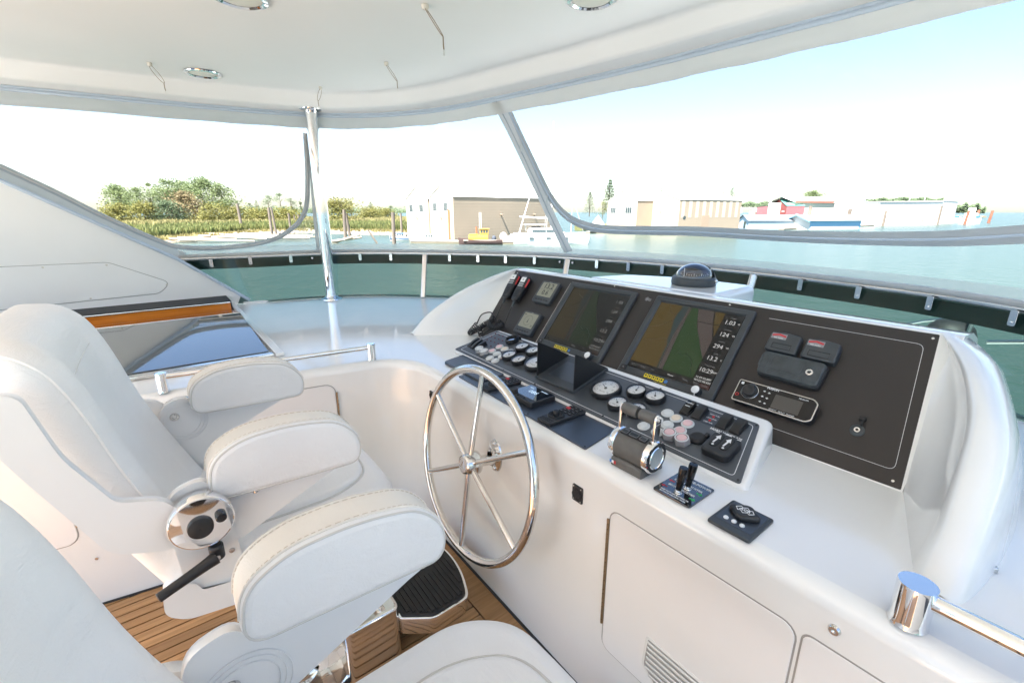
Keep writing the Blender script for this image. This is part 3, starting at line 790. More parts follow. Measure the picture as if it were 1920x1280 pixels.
# ---- chart plotters
def emat(name, col, k):
    if name not in M: emis(name, col, k)
    return name
def plotter(y, s, label, bright, sfx):
    bright *= .13
    W, H = .446, .402
    t = thing('chart_plotter', label, 'chart plotter', T=at(PANEL, y, s, .005), group='flush mounted chart plotters')
    outer = rrect(W, H, .006, 3); mb = MB()
    sx, sy, sw, sh = 0.0, .006, .382, .334
    inn = rrect(sw+.012, sh+.012, .004, 3, sx, sy)
    # frame as a ring: outer rounded edge, flat face, sloped lip down to the glass
    R = [[(p[0], p[1], 0) for p in outer], [(p[0], p[1], .012) for p in outer], [(p[0], p[1], .016) for p in inset(outer, .004)],
         [(p[0], p[1], .016) for p in inset(outer, .022)], [(p[0], p[1], .0165) for p in inn], [(p[0], p[1], .006) for p in rrect(sw, sh, .003, 3, sx, sy)]]
    R[3] = [(p[0], p[1], .0175) for p in inset(inn, -.004)]
    mb.loft(R, caps=False); mb.build('frame', 'bezel', t, sharp=30)
    sc = MB().rprism(rrect(sw, sh, .003, 3, sx, sy), .002, .0065).build('screen', 'black_gloss', t)
    # chart as flat print on the screen; u,v in 0..1
    def poly(pts, name, col, k, z):
        P = [(sx + (u-.5)*sw, sy + (v-.5)*sh) for u, v in pts]
        MB().add([(x, y_, z) for x, y_ in P], [tuple(range(len(P)))]).build(name, emat(name + sfx, col, k*bright), sc)
    z0 = .0068
    y1 = [(0,.09),(.355,.09),(.34,.25),(.335,.42),(.31,.5),(.30,.62),(.265,.78),(.27,.88),(.29,.95),(.275,1),(0,1)]
    poly(y1, 'chart_land', (.30,.19,.030), .30, z0)
    poly([(.355,.09),(.37,.09),(.36,.25),(.352,.42),(.345,.6),(.355,.8),(.36,1),(.275,1),(.29,.95),(.27,.88),(.265,.78),(.30,.62),(.31,.5),(.335,.42),(.34,.25)], 'chart_shallow', (.08,.16,.17), .3, z0)
    poly([(.37,.09),(.43,.09),(.42,.3),(.405,.5),(.40,.8),(.405,1),(.36,1),(.355,.8),(.345,.6),(.352,.42),(.36,.25)], 'chart_channel', (.26,.20,.18), .32, z0)
    gr = [(.43,.09),(.79,.09),(.79,.36),(.72,.47),(.64,.62),(.56,.76),(.48,1),(.405,1),(.40,.8),(.405,.5),(.42,.3)]
    poly(gr, 'chart_marsh', (.055,.16,.035), .33, z0)
    if bright > .1:
        poly([(.79,.36),(.79,.62),(.74,.75),(.69,.9),(.66,1),(.48,1),(.56,.76),(.64,.62),(.72,.47)], 'chart_channel', (.26,.20,.18), .32, z0)
        poly([(.79,.66),(.79,1),(.68,1),(.71,.88),(.755,.75)], 'chart_land', (.30,.19,.030), .30, z0+.0001)
    ln = MB(); rnd = random.Random(3)
    def L(pts, w=.0006): ln.tube([(sx+(u-.5)*sw, sy+(v-.5)*sh, z0+.0003) for u, v in pts], w, 4)
    L([(.02,.62),(.14,.66),(.26,.78)]); L([(.13,1),(.16,.9),(.27,.84)]); L([(.05,.42),(.3,.5)]); L([(.38,.09),(.365,.3),(.355,.5),(.375,.75),(.385,1)], .0008)
    L([(.43,.09),(.42,.3),(.405,.5),(.40,.8)], .0005); L([(.48,1),(.56,.76),(.64,.62),(.72,.47),(.79,.36)], .0005)
    L([(.5,.36),(.56,.33),(.6,.37),(.66,.33),(.7,.28),(.72,.2),(.75,.12)], .0009)
    if bright > .1: L([(.53,.83),(.66,.82),(.79,.83)], .0012)
    for _ in range(70):
        u, v = rnd.uniform(.36,.77), rnd.uniform(.12,.97); ln.box(sx+(u-.5)*sw-.0012, sx+(u-.5)*sw+.0012, sy+(v-.5)*sh-.0005, sy+(v-.5)*sh+.0005, z0, z0+.0004)
    ln.build('chart_lines', 'lcd_ink', sc)
    tw = emat('screen_text' + sfx, (.8,.8,.78), .9*bright); td = emat('screen_dim' + sfx, (.6,.6,.6), .35*bright)
    for (v, s_, u_) in ((.885,'1.03','ft'),(.72,'124','°M'),(.555,'294','°M'),(.39,'13.2','V'),(.225,'10:29','AM')):
        text(s_, .026, tw, sc, (sx+(.88-.5)*sw, sy+(v-.5)*sh, z0))
        text(u_, .011, tw, sc, (sx+(.975-.5)*sw, sy+(v-.5)*sh, z0))
        text({'1.03':'Depth','124':'Heading','294':'Course','13.2':'Volts','10:29':'Time of day'}[s_], .009, td, sc, (sx+(.895-.5)*sw, sy+(v-.5+.068)*sh, z0))
    text('N 49 05.897', .0125, tw, sc, (sx+(.895-.5)*sw, sy+(.125-.5)*sh, z0)); text('W123 08.433', .0125, tw, sc, (sx+(.895-.5)*sw, sy+(.085-.5)*sh, z0))
    for (u, w_) in ((.06,'12.0'),(.2,'Range'),(.33,'Nav'),(.55,'Home'),(.72,'Menu'),(.84,'Back')):
        text(w_, .0105, td if w_ != 'Home' else tw, sc, (sx+(u-.5)*sw, sy+(.045-.5)*sh, z0))
    poly([(.885,.01),(.995,.01),(.995,.06),(.885,.06)], 'alert_tab', (.12,.01,.015), .3, z0)
    text('NOAA', .009, td, sc, (sx+(.94-.5)*sw, sy+(.035-.5)*sh, z0+.0003))
    # stickers, rocker and knob on the lower frame
    for k in range(5):
        o = MB().rprism(rrect(.0155,.017,.001,2), .0165, .0172).build('sticker', 'sticker_yellow', t); o.location = (-.075 + k*.019, -.182, .0006)
        mk = MB(); mk.box(-.004,.004,-.003,.003,.0178,.0182); mk.box(-.0015,.0015,.002,.006,.0178,.0182); m_ = mk.build('mark', 'lcd_ink', o)
    o = MB().rprism(circ(.0075, 14), .0165, .0174).build('sticker', 'sticker_blue', t); o.location = (.021, -.182, .0006)
    text('Contains no user serviceable parts', .0042, 'sticker_yellow', t, (.0, -.195, .0178))
    o = MB().rprism(rrect(.03,.024,.003,3), .012, .021, .002).build('rocker', 'black_plastic', t); o.location = (-.196, -.176, 0)
    text('•)', .012, 'print_grey', o, (0,0,.0212))
    kb = MB().lathe([(.0185,.012),(.0185,.034),(.0165,.038),(0.0001,.0385)], 26).build('knob', 'bezel', t); kb.location = (.158, -.181, 0)
    MB().lathe([(.0155,.0378),(.0155,.0398),(.014,.0405),(0.0001,.0407)], 24).build('knob_cap', 'gauge_face', kb)
    MB().box(-.0012,.0012,-.026,-.012,.0395,.0408,T=XF(rz=.3)).build('pointer', 'print_white', kb)
    return t
plotter(1.005, .264, 'chart plotter with the bright green and yellow chart beside the stereo', 1.0, '_day')
plotter(1.558, .262, 'dimmed chart plotter with a dark brown chart above the black sun hood', .34, '_dim')
MB().tube([(-1.795,.05),(-1.795,.44)] and [(-1.797,.04,.0055),(-1.797,.46,.0055)], .0012, 5, T=PANEL).build('plate_edge', 'steel', pan)
text('✱', .03, 'print_grey', pan, T=at(PANEL, 1.281, .443, .0055)); 
text('≋', .03, 'print_grey', pan, T=at(PANEL, 1.265, .44, .0055))

# ---- small square displays
def small_display(y, s, label, top):
    t = thing('instrument_display', label, 'display', T=at(PANEL, y, s, .005), group='small square instrument displays')
    MB().rprism(rrect(.148,.142,.012,4), 0, .024, .006, 0, 3).build('case', 'bezel', t)
    l = MB().rprism(rrect(.116,.092,.004,3,0,.015), .0235, .0248, .0004).build('lcd', 'lcd', t)
    for k in range(5):
        o = MB().rprism(rrect(.015,.009,.004,3), .023, .0265, .0012).build('button', 'black_plastic', t); o.location = (-.044 + k*.022, -.052, 0)
    if top:
        text('13.2', .046, 'lcd_ink', l, (.004,.036,.025), bold=.0006); text('0.6', .042, 'lcd_ink', l, (.0,-.006,.025), bold=.0006)
        MB().box(-.055,.055,.0145,.0152,.0248,.0252).build('divider', 'lcd_ink', l)
    else:
        r = MB()
        for k in range(24):
            a = 2*pi*k/24; r.box(.028,.034,-.0008,.0008,.0248,.0252,T=XF((0,.015,0), rz=a))
        r.build('dial_ticks', 'lcd_ink', l)
        MB().add([(-.004,.0,.0253),(.004,.0,.0253),(0,.034,.0253)], [(0,1,2)]).build('boat_symbol', 'lcd_ink', l)
        text('52', .014, 'lcd_ink', l, (.045,-.015,.025)); text('0.8', .012, 'lcd_ink', l, (-.044,.048,.025))
    text('TRIDATA' if top else 'WIND', .006, 'print_grey', t, (0,.065,.0243))
    return t
small_display(1.917, .366, 'square instrument display reading 13.2 over 0.6', True)
small_display(1.919, .157, 'square wind instrument display with a dial, below the depth one', False)

# ---- radio handsets with coiled cords
def handset(y, s, label, rz, cord):
    t = thing('radio_handset', label, 'radio handset', T=at(PANEL, y, s, .012, rz), group='radio handsets hanging on the panel')
    P = roundpoly([(-.026,-.085),(.026,-.085),(.034,-.02),(.033,.07),(.024,.088),(-.024,.088),(-.033,.07),(-.034,-.02)], .014, 4)
    MB().rprism(P, 0, .034, .01, .004, 3).build('body', 'black_plastic', t)
    MB().rprism(rrect(.04,.034,.003,3,-.004,.058), .0335, .0355, .0006).build('screen', 'gauge_face', t)
    text('16', .016, 'lcd_ink', t, (-.004,.058,.0357))
    o = MB().rprism(rrect(.014,.06,.006,4), 0, .007, .003, 0, 2).build('talk_button', 'red_plastic', t); o.matrix_local = Matrix.Translation((.029,.04,.021)) @ Matrix.Rotation(.6, 4, 'Y')
    for r_ in range(2):
        for c_ in range(3):
            o = MB().rprism(rrect(.012,.009,.003,3), .033, .037, .001).build('button', 'grey_button', t); o.location = (-.017 + c_*.015, .028 - r_*.014, 0)
    g = MB()
    for r_ in range(5): g.box(-.017, .017, -.062 + r_*.011, -.057 + r_*.011, .0335, .0352)
    g.build('speaker_grille', 'rubber', t)
    MB().tube([(0,-.083,.016),(0,-.10,.016),(.002,-.125,.014)], [.009,.008,.005], 10).build('strain_relief', 'grey_rubber', t)
    return t
m1 = handset(2.228, .358, 'radio handset with a red key nearest the panel end, left of its twin', .10, 0)
m2 = handset(2.128, .352, 'radio handset with a red key beside the depth display, right of its twin', .06, 1)
def coil(P, R, turns, r):
    P = catmull(P, 8); P = [Vector(p) for p in P]; n = turns*9; out = []; L = len(P)-1
    for i in range(n+1):
        f = i/n*L; k = min(int(f), L-1); p = P[k].lerp(P[k+1], f-k); t = (P[k+1]-P[k]).normalized()
        a = t.orthogonal().normalized(); b = t.cross(a); w = 2*pi*turns*i/n
        out.append(p + a*R*cos(w) + b*R*sin(w))
    return out
pt = lambda y, s, w: tuple(PANEL @ Vector((-y, s, w)))
# cords are parts of their handsets, given in panel coordinates and moved into the handset's frame
for m, straight, coilp, tail, nm in ((m1, [(2.222,.235,.026),(2.20,.17,.03),(2.185,.11,.035)], [(2.185,.11,.04),(2.22,.075,.05),(2.25,.02,.06),(2.30,-.02,.06),(2.31,.05,.045)], [(2.31,.05,.045),(2.325,.12,.04),(2.27,.155,.03),(2.23,.13,.025)], 'a'),
                                (m2, [(2.122,.228,.026),(2.10,.16,.03),(2.085,.11,.03)], [(2.085,.105,.035),(2.12,.075,.04),(2.16,.06,.055),(2.20,.08,.05),(2.24,.03,.055),(2.20,-.01,.05)], [(2.20,-.01,.05),(2.17,.05,.04),(2.16,.12,.02)], 'b')):
    inv = m.matrix_world.inverted()
    b = MB(); b.tube([inv @ Vector(pt(*q)) for q in map(tuple, catmull(straight, 4))], .0032, 8)
    b.tube(coil([inv @ Vector(pt(*q)) for q in coilp], .0135, 26, 0), .0034, 7)
    b.tube([inv @ Vector(pt(*q)) for q in map(tuple, catmull(tail, 5))], .004, 8)
    e = inv @ Vector(pt(*tail[-1])); b.ball(.014, tuple(e), 10, 6)
    b.build('coiled_cord', 'black_plastic', m, sharp=60)

# ---- grey boxes, flip cover, stereo, jack
def alarm_box(y, label):
    t = thing('alarm_box', label, 'alarm box', T=at(PANEL, y, .352, .005), group='dark grey alarm boxes above the rubber cover')
    P = roundpoly([(-.052,-.038),(.052,-.038),(.05,.034),(0,.04),(-.05,.034)], .008, 3)
    MB().rprism(P, 0, .03, .006, 0, 3).build('case', 'bezel', t)
    l = MB().rprism(rrect(.05,.022,.001,2,-.02,.02), .0295, .0305).build('label_plate', 'print_grey', t)
    MB().rprism(roundpoly([(-.043,.018),(-.02,.023),(.003,.018),(.003,.025),(-.02,.03),(-.043,.025)], .001, 2), .0304, .0308).build('red_band', 'print_red', l)
    text('FIRE WARN', .006, 'print_white', l, (-.02,.013,.0307))
    g = MB(); w, h = .062, .02
    for (a, b, c, d) in ((-w/2,w/2,-h/2,-h/2+.0012),(-w/2,w/2,h/2-.0012,h/2),(-w/2,-w/2+.0012,-h/2,h/2),(w/2-.0012,w/2,-h/2,h/2)): g.box(a,b,c-.018,d-.018,.0296,.0304)
    g.build('window_outline', 'black_gloss', t)
alarm_box(.640, 'dark grey alarm box with a red striped label, left of the pair')
alarm_box(.522, 'dark grey alarm box with a red striped label, right of the pair')
t = thing('covered_controller', 'weathered grey rubber cover closed over a controller below the alarm boxes', 'cover', T=at(PANEL, .585, .262, .005))
P = roundpoly([(-.098,-.048),(.10,-.048),(.103,.04),(.09,.048),(-.094,.048),(-.103,.035)], .02, 5)
MB().rprism(P, 0, .018, .004).build('base', 'black_plastic', t)
MB().rprism(inset(P, .003), .016, .034, .008, 0, 4).build('cover', 'grey_rubber', t)
def rim(P, z, r=.0022, closed=True): return MB().tube([(x, y, z) for x, y in P], r, 6, closed=closed)
rim(rrect(.1,.05,.012,4,-.01,.008), .0335).build('raised_rib', 'grey_rubber', t)
rim(rrect(.034,.05,.012,4,.076,-.004), .0335).build('raised_rib', 'grey_rubber', t)
rim(roundpoly([(-.062,-.042),(.05,-.042),(.05,-.026),(-.062,-.026)], .004, 3), .0335).build('raised_rib', 'grey_rubber', t)
rim(roundpoly([(-.097,-.02),(-.073,-.02),(-.073,.03),(-.097,.03)], .008, 3), .0335).build('raised_rib', 'grey_rubber', t)
text('ZXS', .024, 'black_plastic', t, (-.01,.008,.0335), sx=1.3)
MB().lathe([(.011,.033),(.011,.035),(.006,.036),(.004,.033)], 16, T=XF((.062,.0,0))).build('lock', 'chrome', t)
t = thing('marine_stereo', 'black marine stereo with a round knob and silver edge on the panel', 'stereo', T=at(PANEL, .588, .134, .005))
P = roundpoly([(-.128,-.042),(.112,-.042),(.128,-.03),(.128,.03),(.112,.042),(-.128,.042)], .008, 4)
MB().rprism(P, 0, .03, .003).build('case', 'black_plastic', t)
MB().rprism(P, .0305, .033, .001).build('silver_edge', 'brushed_steel', t)
MB().rprism(inset(P, .004), .031, .0352, .0015).build('fascia', 'black_gloss', t)
k = MB().lathe([(.027,.035),(.027,.038),(.023,.04),(.022,.05),(.019,.053),(0.0001,.0535)], 28).build('volume_knob', 'black_plastic', t); k.location = (-.078,.004,0)
MB().tube([(.0275*cos(a), .0275*sin(a), .0375) for a in np.linspace(0, 2*pi, 29)[:-1]], .001, 5, closed=True).build('knob_ring', 'brushed_steel', k)
MB().rprism(rrect(.085,.05,.002,2,.045,-.004), .0351, .0356).build('screen', 'smoked_acrylic', t)
text('FUSION', .011, 'print_white', t, (-.012,.0355,.0357), bold=.0003)
text('MS-RA770', .0065, 'print_white', t, (.085,.029,.0357))
text('SIRIUSXM   AIRPLAY   Bluetooth', .0058, 'print_white', t, (.04,-.035,.0357))
b = MB()
for (x, y) in ((-.034,.02),(-.018,.018),(-.034,.0),(-.018,-.002),(-.034,-.02),(-.018,-.022)): 
    b.box(x-.004, x+.004, y-.0012, y+.0012, .0353, .0358); b.box(x-.001, x+.001, y-.003, y+.003, .0353, .0358)
b.rprism(rrect(.009,.009,.002,3,-.112,.028), .0353, .0358); b.build('key_symbols', 'print_white', t)
MB().tube([(-.114+.005*cos(a), -.018+.005*sin(a), .0356) for a in np.linspace(0, 2*pi, 15)[:-1]], .0012, 5, closed=True).build('power_ring', 'red_plastic', t)
t = thing('jack_socket', 'small round socket with a dangling black cap alone on the panel', 'socket', T=at(PANEL, .350, .128, .005))
MB().lathe([(.019,0),(.019,.004),(.016,.006),(.008,.006)], 22).build('flange', 'grey_rubber', t)
MB().lathe([(.008,.005),(.008,.009),(.004,.009),(.004,.002)], 16).build('barrel', 'chrome', t)
o = MB(); o.tube([(.005,.016,.006),(.006,.025,.012),(.004,.034,.01)], .003, 6); o.rprism(rrect(.018,.012,.003,3,.002,.038), .004, .014, .002); o.build('cap', 'rubber', t)

# ---- gauges
def gauge(y, s, r, label, grp, needle, big=False):
    t = thing('engine_gauge', label, 'gauge', T=at(STRIP, y, s, .004), group=grp)
    MB().lathe([(r*1.08,0),(r*1.12,.006),(r*1.12,.014),(r*1.05,.021),(r*.97,.022),(r*.90,.016)], 36).build('bezel', 'black_plastic', t)
    f = MB().lathe([(r*.93,.0145),(0.0001,.0145)], 32).build('dial', 'gauge_face', t)
    tk = MB()
    for k in range(13 if not big else 31):
        a = radians(220 - k*260/(12 if not big else 30)); L_ = r*(.14 if (k % (3 if not big else 5)) == 0 else .07)
        tk.box(r*.86-L_, r*.86, -.0006, .0006, .0146, .0150, T=XF(rz=a))
    tk.build('tick_marks', 'lcd_ink', f)
    a = radians(needle)
    nd = MB(); nd.box(-r*.15, r*.62, -.0010, .0010, .0165, .0172, T=XF(rz=a)); nd.lathe([(r*.11,.015),(r*.10,.0178),(0.0001,.018)], 14); nd.build('needle', 'lcd_ink', f)
    if big:
        for k in range(7): aa = radians(220 - k*43.3); text(str(k*5), r*.17, 'lcd_ink', f, (r*.58*cos(aa), r*.58*sin(aa), .0147), ext=.0001)
        text('RPM x100', r*.12, 'lcd_ink', f, (0,-r*.42,.0147), ext=.0001)
    else:
        text({1:'OIL', 2:'TEMP', 3:'VOLTS', 4:'GEAR'}[int(abs(needle)) % 4 + 1], r*.24, 'lcd_ink', f, (0,-r*.4,.0147), ext=.0001)
    MB().lathe([(r*.95,.0195),(r*.7,.0212),(r*.3,.022),(0.0001,.0222)], 30).build('glass', 'gauge_glass', t)
gauge(1.094, .141, .055, 'large round tachometer just right of the black sun hood', 'large tachometers', 150, True)
gauge(1.503, .136, .055, 'large round tachometer partly hidden by the left wall of the sun hood', 'large tachometers', 100, True)
for (y, s, l, nd) in ((.986,.191,'upper left',100),(.906,.197,'upper right',121),(.995,.091,'lower left',138),(.913,.095,'lower right',91)):
    gauge(y, s, .035, 'small round engine gauge, %s of the four near the throttle' % l, 'small engine gauges by the throttle', nd)
for (y, s, l, nd) in ((1.696,.208,'upper left',120),(1.61,.207,'upper right',97),(1.689,.117,'lower left',142),(1.606,.111,'lower right',107)):
    gauge(y, s, .035, 'small round engine gauge, %s of the four left of the sun hood' % l, 'small engine gauges left of the sun hood', nd)
# ---- indicator lamps
def lamp(y, s, col, label, grp):
    t = thing('indicator_lamp', label, 'indicator lamp', T=at(STRIP, y, s, .004), group=grp)
    MB().lathe([(.0215,0),(.0215,.004),(.018,.007),(.016,.006)], 24).build('ring', 'lamp_clear', t)
    MB().lathe([(.0165,.005),(.014,.0085),(.006,.0098),(0.0001,.01)], 22).build('lens', col, t)
RW = {'lamp_clear':'clear', 'lamp_red':'pink', 'lamp_amber':'amber'}
for (y, s, c, l) in ((.822,.148,'lamp_clear','just right of the throttle grip'),(.782,.139,'lamp_amber','upper row'),(.736,.135,'lamp_red','right end of the upper row'),
        (.828,.095,'lamp_clear','seen through the throttle arm'),(.786,.094,'lamp_clear','middle row'),(.736,.091,'lamp_red','right end of the middle row, behind the hexagonal buttons'),
        (.845,.045,'lamp_clear','lower left, under the throttle arm'),(.790,.045,'lamp_clear','lower row, beside the hexagonal buttons')):
    lamp(y, s, c, 'round %s indicator lamp, %s' % (RW[c], l), 'indicator lamps right of the throttle')
for i, (y, s) in enumerate(((1.828,.159),(1.782,.158),(1.731,.154),(1.828,.109),(1.779,.104),(1.73,.101),(1.776,.057),(1.727,.055))):
    nm = ('top row, left','top row, middle','top row, right','middle row, left','middle row, middle','middle row, right','bottom row, left','bottom row, right')[i]
    lamp(y, s, 'lamp_red' if i in (0, 3) else 'lamp_amber' if i == 1 else 'lamp_clear', 'round pale indicator lamp left of the small gauges, %s' % nm, 'indicator lamps at the left end of the strip')
def hexbtn(y, s, label, red, grp):
    t = thing('start_button', label, 'push button', T=at(STRIP, y, s, .004), group=grp)
    MB().rprism(circ(.0255, 6, a0=.3), 0, .02, .003).build('clear_guard', 'lamp_glass', t)
    MB().lathe([(.018,.004),(.018,.018),(.013,.023),(0.0001,.0235)], 20).build('button', 'lamp_red' if red else 'lamp_clear', t)
    MB().tube([(.02*cos(a), .02*sin(a), .0205) for a in np.linspace(0, 2*pi, 21)[:-1]], .0022, 6, closed=True).build('rim', 'lamp_clear', t)
hexbtn(.747, .05, 'hexagonal clear push button nearer the throttle', True, 'hexagonal buttons beside the throttle')
hexbtn(.701, .048, 'hexagonal clear push button nearer the round black cap', True, 'hexagonal buttons beside the throttle')
hexbtn(1.892, .076, 'frosted push button at the left end of the strip, outer one', False, 'frosted buttons at the left end')
hexbtn(1.846, .072, 'frosted push button at the left end of the strip, inner one', False, 'frosted buttons at the left end')
t = thing('round_socket', 'open black round socket above the pale lamps on the strip', 'socket', T=at(STRIP, 1.815, .236, .004))
MB().lathe([(.036,0),(.038,.01),(.036,.02),(.031,.022),(.028,.012),(.027,.004),(0.0001,.004)], 28).build('collar', 'black_plastic', t)
MB().box(-.02,.012,-.006,.006,.004,.012, T=XF(rz=.8)).build('contact', 'steel', t)
MB().rprism(rrect(.014,.012,.003,3,.02,.036), .0, .02, .004).build('hinge_tab', 'black_plastic', t)
t = thing('capped_socket', 'black rubber capped power socket beside the windlass switch', 'socket', T=at(STRIP, .672, .088, .004))
MB().lathe([(.027,0),(.027,.006),(.022,.012),(.016,.014),(.01,.012),(0.0001,.0125)], 24).build('cap', 'rubber', t)
MB().rprism(rrect(.012,.02,.003,3,.018,.022), .002, .014, .003).build('pull_tab', 'rubber', t)
led = MB()
rnd = random.Random(2)
for i in range(3):
    for j in range(4): led.lathe([(.0042,0),(.0035,.003),(0.0001,.004)], 8, T=at(STRIP, 1.985 - j*.034 - i*.008, .25 - i*.035, .004))
for j in range(4): led.lathe([(.0042,0),(.0035,.003),(0.0001,.004)], 8, T=at(STRIP, 1.955 - j*.036, .142, .004))
led.build('pilot_lights', 'dark_red', strip)
# ---- rocker switches
def rocker(y, s, label, grp, tilt=.38, marks=False, narrow=False):
    t = thing('rocker_switch', label, 'switch', T=at(STRIP, y, s, .004), group=grp)
    w, l = (.030, .060) if not narrow else (.02, .075)
    MB().rprism(rrect(w+.006, l+.004, .003, 3), 0, .005, .001).build('frame', 'black_plastic', t)
    V = roundpoly([(-l/2,.002),(l/2,.002),(l/2,.022),(.0,.019),(-l/2+.006,.009),(-l/2,.006)], .004, 3)
    o = MB().rprism(V, -w/2, w/2, .0018, .0018, 2, T=Matrix(((0,0,1,0),(1,0,0,0),(0,1,0,0),(0,0,0,1)))).build('rocker', 'black_plastic' if not marks else 'black_gloss', t)
    if marks: 
        text('HORN', .009, 'print_white', o, T=XF((0,.012,.0225))); 
        m_ = MB(); m_.box(-.009,.009,-.004,-.001,.0195,.0202); m_.build('mark', 'print_white', o)
    else:
        g = MB()
        for k_ in range(3): g.box(-w*.4, w*.4, -l*.36 + k_*.006, -l*.36 + k_*.006 + .0012, .0078 + k_*.0026, .0092 + k_*.0026)
        g.build('ridges', 'rubber', o)
for (y, l, mk) in ((.777,'glossy rocker switch with white marks, left end of the row of four',True),(.734,'matt black rocker switch beside the glossy one',False),(.646,'black rocker switch above the word HORN',False),(.600,'black rocker switch at the right end, above WINDLASS CONTROL',False)):
    rocker(y, .203, l, 'rocker switches along the top of the strip', marks=mk)
for (y, s, l) in ((2.0,.112,'outer'),(1.965,.108,'middle'),(1.928,.104,'inner')):
    rocker(y, s, 'long black toggle lever at the left end of the strip, %s of three' % l, 'toggle levers at the left end of the strip', narrow=True)
pl = MB().rprism(rrect(.05,.062,.003,3), 0, .0012).build('label_plate', 'panel_gloss', strip); pl.matrix_world = at(STRIP, .69, .2, .004)
for (x, yv) in ((0,.012),(0,-.010)): o = MB().lathe([(.0045,0),(.004,.003),(0.0001,.004)], 10).build('pilot_light', 'red_plastic', pl); o.location = (x, yv, .001)
for (s_, yv) in (('PORT FUEL',.022),('LOW LEVEL',.001),('STBD FUEL',-.021)): text(s_, .0068, 'print_white', pl, (0,yv,.0014))
text('HORN', .0125, 'print_white', strip, T=at(STRIP, .651, .158, .0042), bold=.0004, sx=1.15)
text('WINDLASS', .0125, 'print_white', strip, T=at(STRIP, .597, .157, .0042), bold=.0004, sx=1.15)
text('CONTROL', .0125, 'print_white', strip, T=at(STRIP, .599, .143, .0042), bold=.0004, sx=1.15)
t = thing('windlass_switch', 'black windlass control with two arrowed rocker keys at the strip corner', 'windlass control', T=at(STRIP, .592, .085, .004))
MB().rprism(rrect(.086,.098,.016,5), 0, .026, .006, 0, 3).build('body', 'black_plastic', t)
for x in (-.016,.016):
    P = rrect(.024,.06,.0115,5,x,.004); MB().rprism(P, .025, .0285, .0015).build('key', 'rubber', t)
    rim(P, .0268, .0009).build('key_outline', 'black_gloss', t)
    MB().add([(x-.006,-.012,.0288),(x-.001,-.012,.0288),(x+.002,.012,.0288),(x+.008,.010,.0288),(x+.001,.03,.0288),(x-.010,.016,.0288),(x-.004,.013,.0288)], [(0,1,2,6),(2,3,4),(6,2,4),(6,4,5)]).build('arrow', 'print_white', t)
    MB().lathe([(.004,.0284),(.003,.0292),(0.0001,.0294)], 10, T=XF((x,-.019,0))).build('stud', 'print_white', t)
MB().add([(-.012,.041,.0262),(.012,.041,.0262),(.006,.046,.0262),(-.006,.046,.0262)], [(0,1,2,3)]).build('mark', 'print_white', t)
for x in (-.032,.034): MB().box(x-.006,x+.006,.038,.0405,.0258,.0264).build('mark', 'print_white', t)
# ---- sun hood with a small screen inside
t = thing('hooded_display', 'black display with open triangular sun hood walls in the middle of the strip', 'hooded display', T=at(STRIP, 1.308, .162, .004))
MB().rprism(rrect(.236,.212,.004,2), 0, .012, .003).build('base', 'bezel', t)
MB().rprism(rrect(.15,.12,.003,2,.0,-.005), .0115, .0135).build('screen', 'panel_gloss', t)
wl = [(-.10,.012),(.10,.012),(.10,.016),(-.056,.158)]
MB().rprism(wl, -.0015, .0015, T=Matrix(((0,0,1,-.112),(1,0,0,0),(0,1,0,0),(0,0,0,1)))).build('hood_wall', 'black_plastic', t)
wr = [(-.10,.012),(.10,.012),(.10,.016),(-.056,.158)]
MB().rprism(wr, -.0015, .0015, T=Matrix(((0,0,1,.112),(1,0,0,0),(0,1,0,0),(0,0,0,1)))).build('hood_wall', 'black_plastic', t)

# ---- controls on the flush plate
def keypad(y, x, label):
    t = thing('remote_keypad', label, 'keypad', T=at(FLAT, y, x, .005), group='rotary keypads on the control plate')
    MB().rprism(roundpoly([(-.036,-.098),(.036,-.098),(.040,.098),(-.036,.098)], .006, 3), 0, .012, .003).build('body', 'black_plastic', t)
    k = MB().lathe([(.032,.011),(.032,.016),(.029,.02),(.024,.019),(.022,.015),(.012,.015),(.011,.03),(.009,.033),(0.0001,.033)], 26).build('rotary_knob', 'rubber', t); k.location = (0,-.035,0)
    MB().tube([(.032*cos(a), .032*sin(a), .0125) for a in np.linspace(0, 2*pi, 27)[:-1]], .0012, 5, closed=True).build('ring', 'bezel', k)
    for r_ in range(4):
        for c_ in range(3):
            red = (r_ == 2 and c_ == 0)
            o = MB().rprism(rrect(.018,.014,.003,3), .011, .0145, .001).build('key', 'red_plastic' if red else 'rubber', t); o.location = (-.022 + c_*.022, .012 + r_*.019, 0)
            if not red: MB().box(-.005,.005,-.001,.001,.0144,.0149).build('key_mark', 'print_grey', o)
    for r_ in range(2):
        o = MB().rprism(rrect(.06,.008,.002,2), .011, .0135, .001).build('key', 'rubber', t); o.location = (0,-.076 - r_*.011,0)
keypad(1.508, 1.108, 'black keypad with a red key seen through the wheel rim')
keypad(1.113, 1.10, 'black rotary keypad with a red key between the nav screen and throttle')
t = thing('autopilot_display', 'tilted glossy nav display with knob between the two keypads', 'display', T=at(FLAT, 1.315, 1.115, .005))
MB().rprism(rrect(.155,.13,.008,4), 0, .022, .004, 0, 3).build('case', 'black_plastic', t)
g = MB().rprism(rrect(.145,.10,.004,3,0,.01), .0215, .0232, .0005).build('glass', 'smoked_acrylic', t)
emis('pilot_text', (.45,.6,.75), .25)
text('086', .034, 'pilot_text', g, (.0,.012,.0234)); text('HDG', .01, 'pilot_text', g, (-.04,.04,.0234)); text('STANDBY', .009, 'pilot_text', g, (.03,.045,.0234))
k = MB().lathe([(.017,.02),(.016,.036),(.013,.039),(0.0001,.0395)], 20).build('knob', 'rubber', t); k.location = (-.052,-.048,0)
